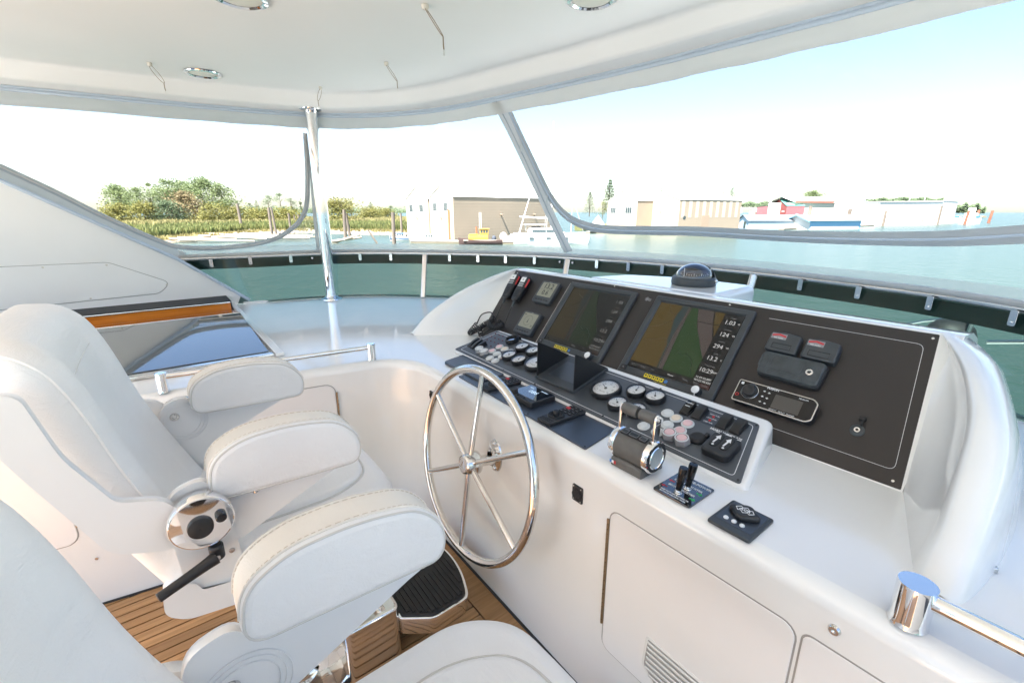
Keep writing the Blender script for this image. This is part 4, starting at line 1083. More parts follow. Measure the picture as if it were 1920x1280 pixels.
for j in range(3): o = MB().rprism(rrect(.013,.008,.003,3), .021, .0245, .001).build('button', 'rubber', t); o.location = (-.02 + j*.02, -.053, 0)
MB().lathe([(.004,.0215),(0.0001,.024)], 8, T=XF((-.072,-.01,0))).build('pilot_light', 'red_plastic', t)

# ---- throttle
t = thing('engine_throttle', 'twin engine throttle with grey drum, chrome rings and arched grip', 'throttle', T=at(FLAT, .735, 1.035, .0))
# local: x starboard, y forward, z up ; drum axis along x
DX = Matrix(((0,0,1,0),(1,0,0,0),(0,1,0,0),(0,0,0,1)))
MB().rprism(roundpoly([(-.056,-.046),(.056,-.046),(.056,.060),(-.060,.062)], .006, 3), .0005, .03, .01).build('foot', 'throttle_grey', t)
dz = .060
MB().lathe([(.040,-.062),(.047,-.058),(.047,.058),(.040,.062)], 36, T=Matrix.Translation((0,0,dz)) @ DX).build('drum', 'throttle_grey', t)
for sgn in (-1, 1):
    TT = Matrix.Translation((0,0,dz)) @ DX @ Matrix.Scale(sgn, 4, (0,0,1))
    MB().lathe([(.046,.050),(.0495,.053),(.0495,.066),(.047,.070),(.044,.071)], 36, T=TT).build('chrome_ring', 'chrome', t)
    MB().lathe([(.0445,.070),(.036,.0715),(.034,.0715)], 32, T=TT).build('end_cap', 'black_plastic', t)
    MB().lathe([(.0345,.0715),(.032,.0735),(.030,.071)], 32, T=TT).build('inner_ring', 'chrome', t)
    MB().lathe([(.031,.071),(.028,.035),(0.0001,.034)], 28, T=TT).build('cup', 'lamp_clear', t)
    arm = [(sgn*.060,.0,dz+.03),(sgn*.062,.004,dz+.075),(sgn*.064,.008,dz+.115)]
    o = MB()
    P = roundpoly([(-.011,.028),(.011,.028),(.013,.05),(.018,.098),(.018,.122),(.004,.13),(-.010,.122),(-.010,.10)], .008, 4)
    o.rprism(P, -.0045, .0045, .002, .002, 2, T=Matrix.Translation((sgn*.060,0,dz)) @ DX); o.build('lever_arm', 'chrome', t)
    MB().lathe([(0.0001,.0045),(.0165,.0045),(.0175,.010),(.0175,.052),(.0165,.0565),(0.0001,.0565)], 24, T=Matrix.Translation((0,.004,dz+.113)) @ DX @ Matrix.Scale(sgn, 4, (0,0,1))).build('grip', 'throttle_grey', t)
    MB().lathe([(.006,.0),(.006,.003),(0.0001,.004)], 12, T=Matrix.Translation((sgn*.0645,.004,dz+.113)) @ DX @ Matrix.Scale(sgn, 4, (0,0,1))).build('bolt', 'steel', t)
kp = MB().rprism([(-.046,-.011),(.046,-.011),(.046,.011),(-.046,.011)], 0, .003, .001).build('key_panel', 'black_plastic', t)
kp.matrix_local = Matrix.Translation((0,-.014,dz+.0455)) @ Matrix.Rotation(radians(17), 4, 'X')
for k_ in range(3):
    w = .02 if k_ != 1 else .028
    o = MB().rprism(rrect(w,.015,.002,2), .0025, .0045, .0008).build('key', 'bezel', kp); o.location = ((-.032,0,.032)[k_], 0, 0)
    rim(rrect(w,.015,.002,2), .0045, .0006).build('key_outline', 'print_grey', o)
fl = MB(); 
o = MB().add([(-.008,-.005,0),(.0,-.005,0),(.0,.005,0),(-.008,.005,0)], [(0,1,2,3)]).build('badge', 'sticker_blue', t)
BT = Matrix.Translation((-.042,-.0468,.013)) @ Matrix.Rotation(radians(90), 4, 'X'); o.matrix_local = BT @ Matrix.Translation((-.008,0,.001))
for (dx, mname) in ((0,'print_white'),(.008,'print_red')):
    o = MB().add([(-.008,-.005,0),(.0,-.005,0),(.0,.005,0),(-.008,.005,0)], [(0,1,2,3)]).build('badge', mname, t); o.matrix_local = BT @ Matrix.Translation((dx,0,.001))

# ---- thruster panel with two joysticks
t = thing('thruster_panel', 'glossy black thruster panel with two black joysticks on the counter', 'thruster control', T=at(FLAT, .576, 1.042, .0))
MB().rprism(rrect(.112,.126,.006,3), .0005, .005, .001).build('plate', 'smoked_acrylic', t)
for (s_, sz, y_, x_) in (('SIDE-POWER',.0125,.046,.018),('STERN THRUSTER',.0105,.022,.0),('BOW THRUSTER',.0105,-.012,.0),('PUSH BOTH ON BUTTONS TO',.006,-.045,0),('ACTIVATE CONTROL PANEL',.006,-.054,0)):
    text(s_, sz, 'print_white', t, (x_, y_, .0053), bold=.0002)
def arrow(x, y, d, mat):
    MB().add([(x-.009*d,y-.0025,.0053),(x+.001*d,y-.0025,.0053),(x+.001*d,y-.007,.0053),(x+.009*d,y,.0053),(x+.001*d,y+.007,.0053),(x+.001*d,y+.0025,.0053),(x-.009*d,y+.0025,.0053)], [(0,1,5,6),(2,3,4)]).build('arrow', mat, t)
arrow(-.042,.008,-1,'print_red'); arrow(.042,.008,1,'print_green'); arrow(-.042,-.028,-1,'print_red'); arrow(.042,-.028,1,'print_green')
for (x, y) in ((.006,.006),(.0,-.030)):
    o = MB().lathe([(.0075,.014),(.0105,.05),(.012,.078),(.011,.084),(0.0001,.085)], 22).build('joystick', 'black_gloss', t)
    o.matrix_local = XF((x, y, 0), rx=-.05, ry=.10)
    MB().lathe([(.011,.003),(.011,.007),(.0085,.009),(.0085,.013),(.007,.015)], 18).build('collar', 'chrome', o)
for (x, y) in ((-.05,.057),(.05,.057),(.05,-.057)): MB().cyl(.003, .004, .0065, 8, .001, T=XF((x,y,0))).build('screw', 'black_plastic', t)
# ---- searchlight controller
t = thing('searchlight_control', 'dark square searchlight control with a round logo joystick on the counter', 'searchlight control', T=at(FLAT, .415, 1.034, .0))
MB().rprism(rrect(.104,.128,.006,3), .0005, .008, .003).build('plate', 'bezel', t)
MB().rprism(rrect(.086,.098,.003,2,0,.008), .0075, .0092, .0006).build('face', 'panel_gloss', t)
P = catmull([((.030 + .0035*cos(4*a))*cos(a)*1.12, .018+(.030 + .0035*cos(4*a))*sin(a)*.9) for a in np.linspace(0, 2*pi, 33)[:-1]], 2, True)
j = MB().rprism([tuple(p) for p in P], .009, .024, .006, .002, 3).build('joystick_pad', 'black_plastic', t)
text('ACR', .013, 'print_white', j, (0,.018,.0243), bold=.0004)
z = MB(); zz = [(-.022,.018),(-.014,.028),(-.008,.024),(0,.032),(.008,.024),(.014,.028),(.022,.018),(.014,.008),(.008,.012),(0,.004),(-.008,.012),(-.014,.008)]
z.tube([(x, y, .0243) for x, y in zz], .0011, 4, closed=True); z.build('logo_outline', 'print_white', j)
for x in (-.020,0,.020):
    o = MB().lathe([(.006,.008),(.006,.012),(.004,.014),(0.0001,.0142)], 14).build('button', 'gauge_face', t); o.location = (x-.004,-.026,0)
# ---- outlets on the console face
t = thing('power_outlet', 'small square black outlet with four screws on the console face', 'outlet', T=FRONT @ Matrix.Translation((-.885,-.876,0)))
MB().rprism(rrect(.044,.058,.004,3), 0, .006, .002).build('plate', 'black_plastic', t)
MB().lathe([(.019,.005),(.018,.011),(.014,.012),(.012,.009),(0.0001,.009)], 22).build('cover', 'rubber', t)
for (x, y) in ((-.016,-.023),(.016,-.023),(-.016,.023),(.016,.023)): MB().cyl(.003, .005, .0075, 8, .001, T=XF((x,y,0))).build('screw', 'steel', t)
t = thing('power_outlet', 'tiny black outlet on the console face left of the wheel rim', 'outlet', T=FRONT @ Matrix.Translation((-1.872,-.857,.002)))
MB().rprism(rrect(.03,.042,.003,3), 0, .006, .002).build('plate', 'black_plastic', t)
MB().lathe([(.011,.005),(.010,.010),(0.0001,.010)], 16).build('cover', 'rubber', t)

# ---- compass
t = thing('steering_compass', 'domed steering compass with blue grey hood on its white pedestal', 'compass', loc=(2.13,1.255,-.350))
MB().lathe([(.105,0),(.108,.012),(.106,.032),(.098,.040),(.088,.040)], 40).build('base', 'bezel', t)
MB().lathe([(.08,.036),(.06,.045),(.0001,.047)], 30).build('card_bowl', 'bezel', t)
cd_ = MB().lathe([(.066,.046),(.068,.05),(.068,.062),(.06,.066),(0.0001,.067)], 36).build('compass_card', 'brown_box', t)
tk = MB()
for k in range(36): tk.box(.0675,.0688,-.001,.001,.05,.061 if k % 3 == 0 else .055, T=XF(rz=2*pi*k/36))
tk.build('card_ticks', 'print_white', cd_)
for a in (pi*.95, -pi*.35): MB().tube([(.074*cos(a), .074*sin(a), .045), (.074*cos(a), .074*sin(a), .085)], .0018, 6).build('lubber_line', 'print_white', t)
MB().ball(.088, (0,0,.036), 36, 14, .78, half=True).build('glass_dome', 'clear_dome', t)
V = []; n1, n2 = 20, 10
hood = []
for i in range(n1+1):
    a = -pi/2 + pi*i/n1 ; row = []
    for j in range(n2+1):
        b = radians(62)*j/n2
        # rotate about local x axis line: a half dome shell on the forward-starboard side
        row.append((.101*cos(b)*0 + .101*sin(a), .101*cos(a)*cos(b), .036 + .101*cos(a)*sin(b)))
    hood.append(row)
o = MB().grid(hood).build('hood', 'bezel', t); o.rotation_euler = (0,0,-radians(75)); o.scale = (1,1,.8)
sm_ = o.modifiers.new('thick', 'SOLIDIFY'); sm_.thickness = .006
MB().lathe([(.011,0),(.011,.006),(.006,.008),(0.0001,.008)], 12, T=XF((.015,-.108,.022), rx=pi/2)).build('pivot', 'chrome', t)

# ---- steering wheel
t = thing('helm_wheel', 'large polished steel steering wheel with six spokes at the console', 'steering wheel', T=Matrix.Translation((.84,1.342,-.938)) @ Matrix.Rotation(radians(9.5), 4, 'Y') @ Matrix(((0,0,-1,0),(-1,0,0,0),(0,1,0,0),(0,0,0,1))))
RWL = .367
MB().tube([(RWL*cos(a), RWL*sin(a), 0) for a in np.linspace(0, 2*pi, 97)[:-1]], .0165, 18, closed=True).build('rim', 'steel', t)
for k in range(6):
    a = pi/2 + k*pi/3
    MB().tube([(.03*cos(a), .03*sin(a), .012), (RWL*cos(a), RWL*sin(a), 0)], .0108, 14).build('spoke', 'steel', t)
hb = MB().lathe([(.034,-.03),(.046,-.02),(.046,.0),(.040,.012),(.038,.034),(.036,.038),(.033,.040)], 36).build('hub', 'steel', t)
MB().lathe([(.034,.038),(.030,.0415),(0.0001,.042)], 30).build('hub_cap', 'brushed_steel', hb)
lg = [(-.014,-.012),(.014,-.012),(.0,.016)]; rim(lg, .0422, .0016).build('emblem', 'steel', hb)
rim(circ(.026, 24), .042, .001).build('emblem_ring', 'steel', hb)
MB().cyl(.022, -.118, -.02, 22).build('shaft', 'steel', t)
fm = MB().lathe([(.058,0),(.056,.006),(.03,.008),(.028,.03),(.024,.032)], 36, T=FRONT @ XF((-1.342,-.945,.0)) @ Matrix.Diagonal((.72,1.22,1,1)))
for (x, y) in ((-.0,.055),(0,-.055),(.026,.03),(-.026,-.03)): fm.ball(.010, (0,0,0), 12, 6, T=FRONT @ XF((-1.342+x,-.945+y,.006)))
o = fm.build('mounting_flange', 'steel', t); o.parent = t; o.matrix_parent_inverse = t.matrix_world.inverted()

# ============================================================ HELM CHAIRS
# chair frame: x forward, y port, z up from the deck; arms mirrored about y=0
ZO = 1.65
def cz(z): return z + ZO
def side_prism(mb, P, y0, y1, r, n=3):
    """outline in (x, z) swept across y with rounded edges"""
    return mb.rprism(P, -max(y0, y1), -min(y0, y1), r, r, n, T=AX_Y)
ARM = roundpoly([(.002,-.655),(.360,-.672),(.370,-.598),(.315,-.530),(.20,-.506),(.085,-.511),(.015,-.550)], [.05,.05,.05,.06,.09,.07,.05], 7)
def make_chair(label, yc):
    t = thing('helm_chair', label, 'helm chair', loc=(0, yc, FLOOR), group='white helm chairs behind the wheel')
    lift = Matrix.Translation((0,0,ZO))
    def B(mb, name, mat, parent=t, **k): return mb.build(name, mat, parent, T=lift if parent is t else lift, **k)
    # --- backrest: lofted shell with side bolsters and a rounded head
    spine = catmull([(.0,-.87),(-.030,-.80),(-.085,-.66),(-.125,-.54),(-.155,-.42),(-.178,-.345),(-.205,-.285),(-.245,-.248),(-.295,-.235)], 4)
    HW, TH = .298, .115; rings = []; n = len(spine); fr = []
    for i, p in enumerate(spine):
        a = spine[max(i-1,0)]; b = spine[min(i+1,n-1)]; tg = (b-a)/np.linalg.norm(b-a); nr = np.array([tg[1], -tg[0]])  # forward normal
        if nr[0] < 0: nr = -nr
        f = i/(n-1); hw = HW*(1 - .10*max(0, (f-.72)/.28)**2); fr.append((p, nr, hw)); ring_ = []
        NN = 44
        for k in range(NN):
            a_ = 2*pi*k/NN; c, s_ = cos(a_), sin(a_); e = .36
            yy_ = hw*math.copysign(abs(c)**e, c); dd = math.copysign(abs(s_)**.55, s_)
            if s_ >= 0:
                q = abs(yy_)/hw; bol = .020*max(0, 1-((q-.84)/.22)**2) - .012*(1-q**2)
                if f > .66: bol = bol*(1-(f-.66)/.34) + .012*(f-.66)/.34*(1-q**4)
                off = TH*.30*dd + bol*min(1, dd*1.5)
            else: off = TH*.75*dd
            ring_.append((p[0]+nr[0]*(off-.035), yy_, p[1]+nr[1]*(off-.035)))
        rings.append(ring_)
    # close the head with shrinking rings
    last = np.array(rings[-1]); c = last.mean(axis=0); p, nr, hw = fr[-1]; tg = np.array([-.9, 0, .25])
    for k in range(1, 6):
        a_ = pi/2*k/5; q = (last - c)*np.array([1,1,1])*(cos(a_)*.97+.03) + c + tg*.035*sin(a_); rings.append([tuple(v) for v in q])
    bk = B(MB().loft(rings), 'backrest', 'vinyl', sharp=80)
    def surf(i, u, lift_=.0):
        """front surface of the backrest at spine index i and fraction u of the half width"""
        p, nr, hw = fr[i]; f = i/(n-1); c_ = abs(u)**(1/.36); s_ = sqrt(max(0, 1-c_*c_)); dd = s_**.55; q = abs(u)
        bol = .020*max(0, 1-((q-.84)/.22)**2) - .012*(1-q**2)
        if f > .66: bol = bol*(1-(f-.66)/.34) + .012*(f-.66)/.34*(1-q**4)
        off = TH*.30*dd + bol*min(1, dd*1.5) - .035 + lift_
        return (p[0]+nr[0]*off, hw*u, p[1]+nr[1]*off)
    for sg in (-1, 1):
        B(MB().tube([surf(i, sg*.985, .001) for i in range(n)], .0042, 6), 'piping', 'vinyl', bk)
        B(MB().tube([surf(i, sg*.60, .0002) for i in range(2, 21)], .0016, 5), 'seam', 'piping', bk)
    B(MB().tube([surf(20, u, .0002) for u in np.linspace(-.6, .6, 17)], .0016, 5), 'seam', 'piping', bk)
    # --- seat: boxed cushion, raised centre pad with piping
    so2 = roundpoly([(-.06,-.285),(.40,-.288),(.505,-.20),(.515,.0),(.505,.20),(.40,.288),(-.06,.285)], [.03,.14,.10,.10,.10,.14,.03], 7)
    st = B(MB().rprism(so2, -.985, -.852, .045, .03, 5), 'seat', 'vinyl', sharp=80)
    ip2 = roundpoly([(-.05,-.185),(.33,-.185),(.44,-.12),(.455,0),(.44,.12),(.33,.185),(-.05,.185)], [.02,.12,.08,.08,.08,.12,.02], 6)
    B(MB().rprism(ip2, -.87, -.838, .016, 0, 4), 'seat_pad', 'vinyl', sharp=80)
    B(MB().tube([(x, y, -.8515) for x, y in inset(ip2, -.002)], .0042, 6, closed=True), 'piping', 'piping', st)
    B(MB().tube([(x, y, -.895) for x, y in inset(so2, -.001)], .004, 6, closed=True), 'piping', 'vinyl', st)
    # --- arms
    for sg in (-1, 1):
        yi, yo = sg*.252, sg*.348
        am = MB(); P = ARM
        side_prism(am, P, min(yi,yo), max(yi,yo), .015, 4)
        arm = B(am, 'armrest', 'vinyl', sharp=80)
        top = [p for p in P]
        # cream top boxing between the two seams
        TP = [p for p in P if p[1] > -.612][:]; TP = sorted(TP, key=lambda q: -atan2(q[1]+.64, q[0]-.18))[::-1]
        rows = [[(x - .0 , y, z + .001) for x, z in TP] for y in np.linspace(min(yi,yo)+.015, max(yi,yo)-.015, 4)]
        B(MB().grid(rows), 'top_panel', 'vinyl_cream', arm)
        for y in (min(yi,yo)+.0148, max(yi,yo)-.0148):
            B(MB().tube([(x, y, z+.0005) for x, z in TP], .0026, 6), 'seam', 'vinyl_cream', arm)
        for y in (min(yi,yo)+.004, max(yi,yo)-.004):
            B(MB().tube([(x, y, z) for x, z in inset(P, .0045)], .0026, 6, closed=True), 'piping', 'piping', arm)
        sti = MB()
        for y in (min(yi,yo)+.0185, max(yi,yo)-.0185):
            for a_, b_ in zip(TP[:-1], TP[1:]):
                L_ = math.hypot(b_[0]-a_[0], b_[1]-a_[1]); m_ = max(1, int(L_/.0085))
                for q in range(m_):
                    f0, f1 = (q+.15)/m_, (q+.75)/m_
                    sti.tube([(a_[0]+(b_[0]-a_[0])*f0, y, a_[1]+(b_[1]-a_[1])*f0+.0018), (a_[0]+(b_[0]-a_[0])*f1, y, a_[1]+(b_[1]-a_[1])*f1+.0018)], .0009, 4)
        B(sti, 'stitching', 'stitch_tan', arm, kind='stuff')
        # plate under the arm
        pl_ = roundpoly([(-.065,-.615),(.0,-.60),(.02,-.648),(.325,-.664),(.30,-.672),(.035,-.79),(-.03,-.76),(-.085,-.70)], [.03,.03,.01,.005,.01,.03,.05,.05], 5)
        ap_ = side_prism(MB(), pl_, sg*.300, sg*.322, .004, 2); apl = B(ap_, 'arm_plate', 'painted_alloy')
        for x in (.10, .28):
            MB().cyl(.008, 0, .018, 12, .002, T=XF((x, sg*.325, cz(-.6715)))).build('arm_bolt', 'steel', apl)
        for r_ in (.052, .062, .072):
            MB().tube([(-.02 + r_*cos(a), sg*.2985, cz(-.68) + r_*sin(a)) for a in np.linspace(0, 2*pi, 41)[:-1]], .0012, 6, closed=True).build('boss_ring', 'painted_alloy', apl)
        MB().lathe([(.014,0),(.012,.005),(.006,.006),(.005,.003),(0.0001,.003)], 16, T=Matrix.Translation((-.04, sg*.2995, cz(-.66))) @ AX_Y @ Matrix.Scale(sg, 4, (0,0,1))).build('pivot_bolt', 'steel', apl)
        # long back frame
        fr_ = roundpoly([(-.275,-.315),(-.245,-.325),(-.215,-.46),(-.155,-.585),(-.08,-.61),(-.02,-.70),(-.06,-.70),(-.085,-.725),(-.175,-.69),(-.26,-.48),(-.29,-.40)], [.02,.04,.03,.02,.02,.02,.01,.01,.03,.05,.03], 5)
        B(side_prism(MB(), fr_, sg*.328, sg*.352, .006, 3), 'back_frame', 'painted_alloy')
        # lower side plate carrying the lever
        lpz = roundpoly([(-.075,-.70),(.035,-.735),(.048,-.895),(-.068,-.865)], .012, 4)
        B(side_prism(MB(), lpz, sg*.300, sg*.328, .005, 3), 'seat_bracket', 'painted_alloy')
        bs = roundpoly([(-.11,-.85),(-.06,-.855),(-.05,-.885),(.055,-.90),(.35,-.95),(.35,-1.0),(-.08,-.935),(-.115,-.905)], .018, 5)
        B(side_prism(MB(), bs, sg*.285, sg*.335, .008, 3), 'seat_base', 'painted_alloy')
        # polished disc with mirror face and two black caps
        DT = Matrix.Translation((-.018, sg*.352, cz(-.680))) @ AX_Y @ Matrix.Scale(-sg if sg > 0 else 1, 4, (0,0,1))
        dk = MB().lathe([(.060,-.02),(.066,-.012),(.066,.016),(.063,.020),(.060,.0205)], 44, T=DT).build('pivot_disc', 'chrome', t)
        MB().lathe([(.0605,.019),(.0605,.0212),(0.0001,.0214)], 40, T=DT).build('polished_face', 'chrome', dk)
        MB().lathe([(.026,.021),(.025,.029),(.02,.031),(.004,.031),(0.0001,.030)], 28, T=DT @ XF((-.004,-.006,0))).build('cap', 'black_plastic', dk)
        MB().lathe([(.012,.021),(.0115,.032),(.009,.034),(0.0001,.034)], 20, T=DT @ XF((.037,.006,0))).build('button', 'black_gloss', dk)
    # black clamp lever on the starboard side
    lv = MB(); 
    lv.tube([tuple(q) for q in catmull([(-.005,-.362,cz(-.785)), (-.035,-.370,cz(-.792)), (-.075,-.380,cz(-.801)), (-.114,-.389,cz(-.810)), (-.122,-.391,cz(-.812))], 4)], [.016,.0155,.0145,.0138,.0132,.0128,.0124,.012,.0117,.0115,.0113,.0112,.0112,.0112,.011,.010,.004], 14)
    lv.cyl(.0155, -.02, .022, 20, .004, T=XF((-.002,-.350,cz(-.778)), rx=.15))
    lo = lv.build('clamp_lever', 'black_plastic', t)
    MB().lathe([(.0095,.0),(.009,.004),(.005,.005),(0.0001,.005)], 16, T=Matrix.Translation((-.006,-.3665,cz(-.785))) @ AX_Y).build('lever_screw', 'brushed_steel', lo)
    MB().lathe([(.007,0),(.006,.002),(0.0001,.0022)], 14, T=Matrix.Translation((.028,-.328,cz(-.805))) @ AX_Y).build('plug', 'brushed_steel', t)
    # slide rail and pin under the seat
    sr = MB(); sr.box(.05,.062,-.30,-.288,cz(-1.08),cz(-.97)); sr.tube([(.056,-.325,cz(-1.05)),(.056,-.25,cz(-1.05))], .009, 12); sr.build('height_pin', 'steel', t)
    # pedestal
    pd = MB().lathe([(.16,0),(.155,.014),(.075,.022),(.062,.04),(.060,.62),(.075,.66)], 32, T=Matrix.Translation((.16,0,0))).build('pedestal', 'steel', t)
    MB().box(.0,.36,-.2,.2,.645,.68,.008).build('seat_platform', 'painted_alloy', t)
    # footrest: polished steel body, chrome trim, ribbed mat
    fo = roundpoly([(.50,-.17),(.60,-.245),(.755,-.24),(.80,-.12),(.815,0),(.80,.12),(.755,.24),(.60,.245),(.50,.17)], [.01,.02,.03,.06,.1,.06,.03,.02,.01], 4)
    fb = MB().rprism(fo, .11, .176, .004, .004).build('footrest', 'steel', t)
    MB().rprism(inset(fo, -.004), .176, .190, .003).build('footrest_trim', 'chrome', fb)
    MB().rprism(inset(fo, .006), .188, .197, .003).build('footrest_mat', 'rubber', fb)
    rb = MB(); mi_ = inset(fo, .018)
    def yspan(x):
        ys = []
        for i in range(len(mi_)):
            a, b = mi_[i-1], mi_[i]
            if (a[0]-x)*(b[0]-x) < 0: ys.append(a[1] + (b[1]-a[1])*(x-a[0])/(b[0]-a[0]))
        return (min(ys), max(ys)) if len(ys) > 1 else (0, 0)
    x = .53
    while x < .795:
        a, b = yspan(x)
        if b - a > .05:
            if .655 < x < .72: rb.box(x-.006, x+.006, a, -.045, .196, .2015, .001); rb.box(x-.006, x+.006, .03, b, .196, .2015, .001)
            else: rb.box(x-.006, x+.006, a, b, .196, .2015, .001)
        x += .0195
    rb.build('mat_ribs', 'rubber', fb)
    em = MB().rprism([(.010,.030),(.010,.018),(-.004,.018),(-.004,-.004),(-.018,-.018),(-.030,-.018),(-.026,-.008),(-.016,-.004),(-.016,.018),(-.006,.030)][::-1], .198, .2025).build('emblem', 'off_white_plastic', fb)
    em.matrix_local = Matrix.Translation((.69,-.01,0)) @ Matrix.Rotation(-.9, 4, 'Z') @ Matrix.Diagonal((1.15,1.15,1,1))
    cb = roundpoly([(.30,-.165),(.505,-.165),(.505,.165),(.30,.165)], .03, 4)
    co = MB().rprism(cb, .002, .24, .015, 0, 3).build('step_column', 'steel', t)
    MB().lathe([(.021,0),(.021,.055),(.017,.06),(0.0001,.06)], 20, T=XF((.43,-.10,.236), ry=.35)).build('stop_cup', 'chrome', co)
    return t
ch = make_chair('white helm chair directly behind the steering wheel', 1.50)
c2 = copy_tree(ch); c2.location = (0, .432, FLOOR); c2['label'] = 'white helm chair in the near left corner, cut off by the frame'
for o in c2.children:          # this chair is set lower on its pivots
    nm_ = o.name.split('.')[0]
    if nm_ in ('back_frame', 'pivot_disc', 'seat_bracket', 'seat_base', 'clamp_lever'): o.location.z -= .095
    if nm_ == 'arm_plate':
        o.location.z -= .045
        for q in o.children:
            if q.name.startswith(('boss', 'pivot')): q.location.z -= .05; q.location.x += .02
# polished floor fitting between the chairs
o = MB(); p = wz(612, 1262, FLOOR)
o.lathe([(.105,0),(.105,.006),(.095,.008),(.09,.003)], 36, mi=0); o.lathe([(.092,.002),(.085,.012),(.05,.02),(0.0001,.022)], 32, mi=1)
o = o.build('floor_socket', ['rubber','chrome']); o.location = (p[0], p[1], FLOOR+.002); tag(o, 'round polished floor socket with a black rim between the chairs', 'floor socket')

# ============================================================ WATER, SHORE AND THE HARBOUR
def water_mat():
    m = bpy.data.materials.new('water'); m.use_nodes = True; nt = m.node_tree; b = nt.nodes['Principled BSDF']
    b.inputs['Base Color'].default_value = (.042,.07,.06,1); b.inputs['Roughness'].default_value = .26; b.inputs['IOR'].default_value = 1.33
    tc = nt.nodes.new('ShaderNodeTexCoord'); hs = []
    for sc, d in ((.55, 5), (3.4, 4)):
        mp = nt.nodes.new('ShaderNodeMapping'); mp.inputs['Scale'].default_value = (sc, sc*.55, sc); mp.inputs['Rotation'].default_value = (0,0,.9)
        nz = nt.nodes.new('ShaderNodeTexNoise'); nz.inputs['Scale'].default_value = 1; nz.inputs['Detail'].default_value = d
        nt.links.new(tc.outputs['Object'], mp.inputs[0]); nt.links.new(mp.outputs[0], nz.inputs['Vector']); hs.append(nz)
    ad = nt.nodes.new('ShaderNodeMath'); ad.operation = 'MULTIPLY_ADD'; ad.inputs[1].default_value = .35
    nt.links.new(hs[1].outputs[0], ad.inputs[0]); nt.links.new(hs[0].outputs[0], ad.inputs[2])
    bp = nt.nodes.new('ShaderNodeBump'); bp.inputs['Strength'].default_value = .5; bp.inputs['Distance'].default_value = 1.0
    nt.links.new(ad.outputs[0], bp.inputs['Height']); nt.links.new(bp.outputs[0], b.inputs['Normal']); M['water'] = m
water_mat()
o = MB(); o.add([(-6000,-6000,0),(9000,-6000,0),(9000,9000,0),(-6000,9000,0)], [(0,1,2,3)]); o = o.build('water', 'water', kind='structure'); o.location = (0,0,WATER)

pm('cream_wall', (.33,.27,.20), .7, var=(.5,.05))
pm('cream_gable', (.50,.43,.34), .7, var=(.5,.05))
pm('white_wall', (.70,.69,.66), .7, var=(.4,.05))
pm('white_roof', (.78,.77,.74), .6, var=(.3,.04))
pm('groove', (.30,.24,.18), .8)
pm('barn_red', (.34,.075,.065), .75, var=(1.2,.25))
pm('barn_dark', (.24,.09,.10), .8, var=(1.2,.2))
pm('roof_green', (.09,.27,.22), .6)
pm('roof_red', (.48,.14,.10), .6)
pm('pale_green_wall', (.58,.60,.48), .75)
pm('blue_paint', (.20,.42,.62), .6)
pm('pale_blue_wall', (.45,.56,.64), .7)
pm('slate_roof', (.13,.14,.16), .7)
pm('window_dark', (.05,.07,.075), .15)
pm('rust', (.42,.12,.05), .8)
pm('door_brown', (.33,.25,.18), .8)
pm('dock_wood', (.40,.36,.30), .85, var=(1,.2))
pm('boat_white', (.78,.77,.75), .3)
pm('boat_blue', (.06,.17,.42), .35)
pm('tug_yellow', (.50,.31,.06), .5)
pm('tug_hull', (.075,.045,.04), .6)
pm('canvas_dark', (.05,.06,.08), .8)
pm('orange', (.6,.2,.05), .6)
pm('rock', (.30,.27,.23), .9, var=(1,.3))
pm('mud', (.24,.20,.14), .85, var=(.2,.25))
pm('marsh', (.16,.165,.06), .9, var=(.08,.35))
pm('bark', (.09,.07,.05), .9)
def leafmat(name, c1, c2):
    m = bpy.data.materials.new(name); m.use_nodes = True; nt = m.node_tree; b = nt.nodes['Principled BSDF']
    g = nt.nodes.new('ShaderNodeNewGeometry'); cr = nt.nodes.new('ShaderNodeValToRGB')
    cr.color_ramp.elements[0].color = (*c1,1); cr.color_ramp.elements[1].color = (*c2,1)
    nt.links.new(g.outputs['Random Per Island'], cr.inputs[0]); nt.links.new(cr.outputs[0], b.inputs['Base Color'])
    b.inputs['Roughness'].default_value = .6; b.inputs['Specular IOR Level'].default_value = .25
    tl = nt.nodes.new('ShaderNodeBsdfTranslucent'); nt.links.new(cr.outputs[0], tl.inputs[0]); mx = nt.nodes.new('ShaderNodeMixShader'); mx.inputs[0].default_value = .38
    nt.links.new(b.outputs[0], mx.inputs[1]); nt.links.new(tl.outputs[0], mx.inputs[2]); nt.links.new(mx.outputs[0], nt.nodes['Material Output'].inputs[0])
    M[name] = m
leafmat('leaf_green', (.12,.165,.075), (.25,.30,.14))
leafmat('leaf_dark', (.085,.125,.075), (.16,.21,.11))
leafmat('leaf_yellow', (.14,.15,.045), (.27,.25,.08))
leafmat('leaf_dry', (.17,.13,.07), (.28,.23,.12))
leafmat('reed', (.11,.15,.05), (.27,.27,.10))
leafmat('reed_dry', (.24,.22,.09), (.40,.35,.16))
leafmat('leaf_far', (.09,.13,.07), (.15,.20,.11))

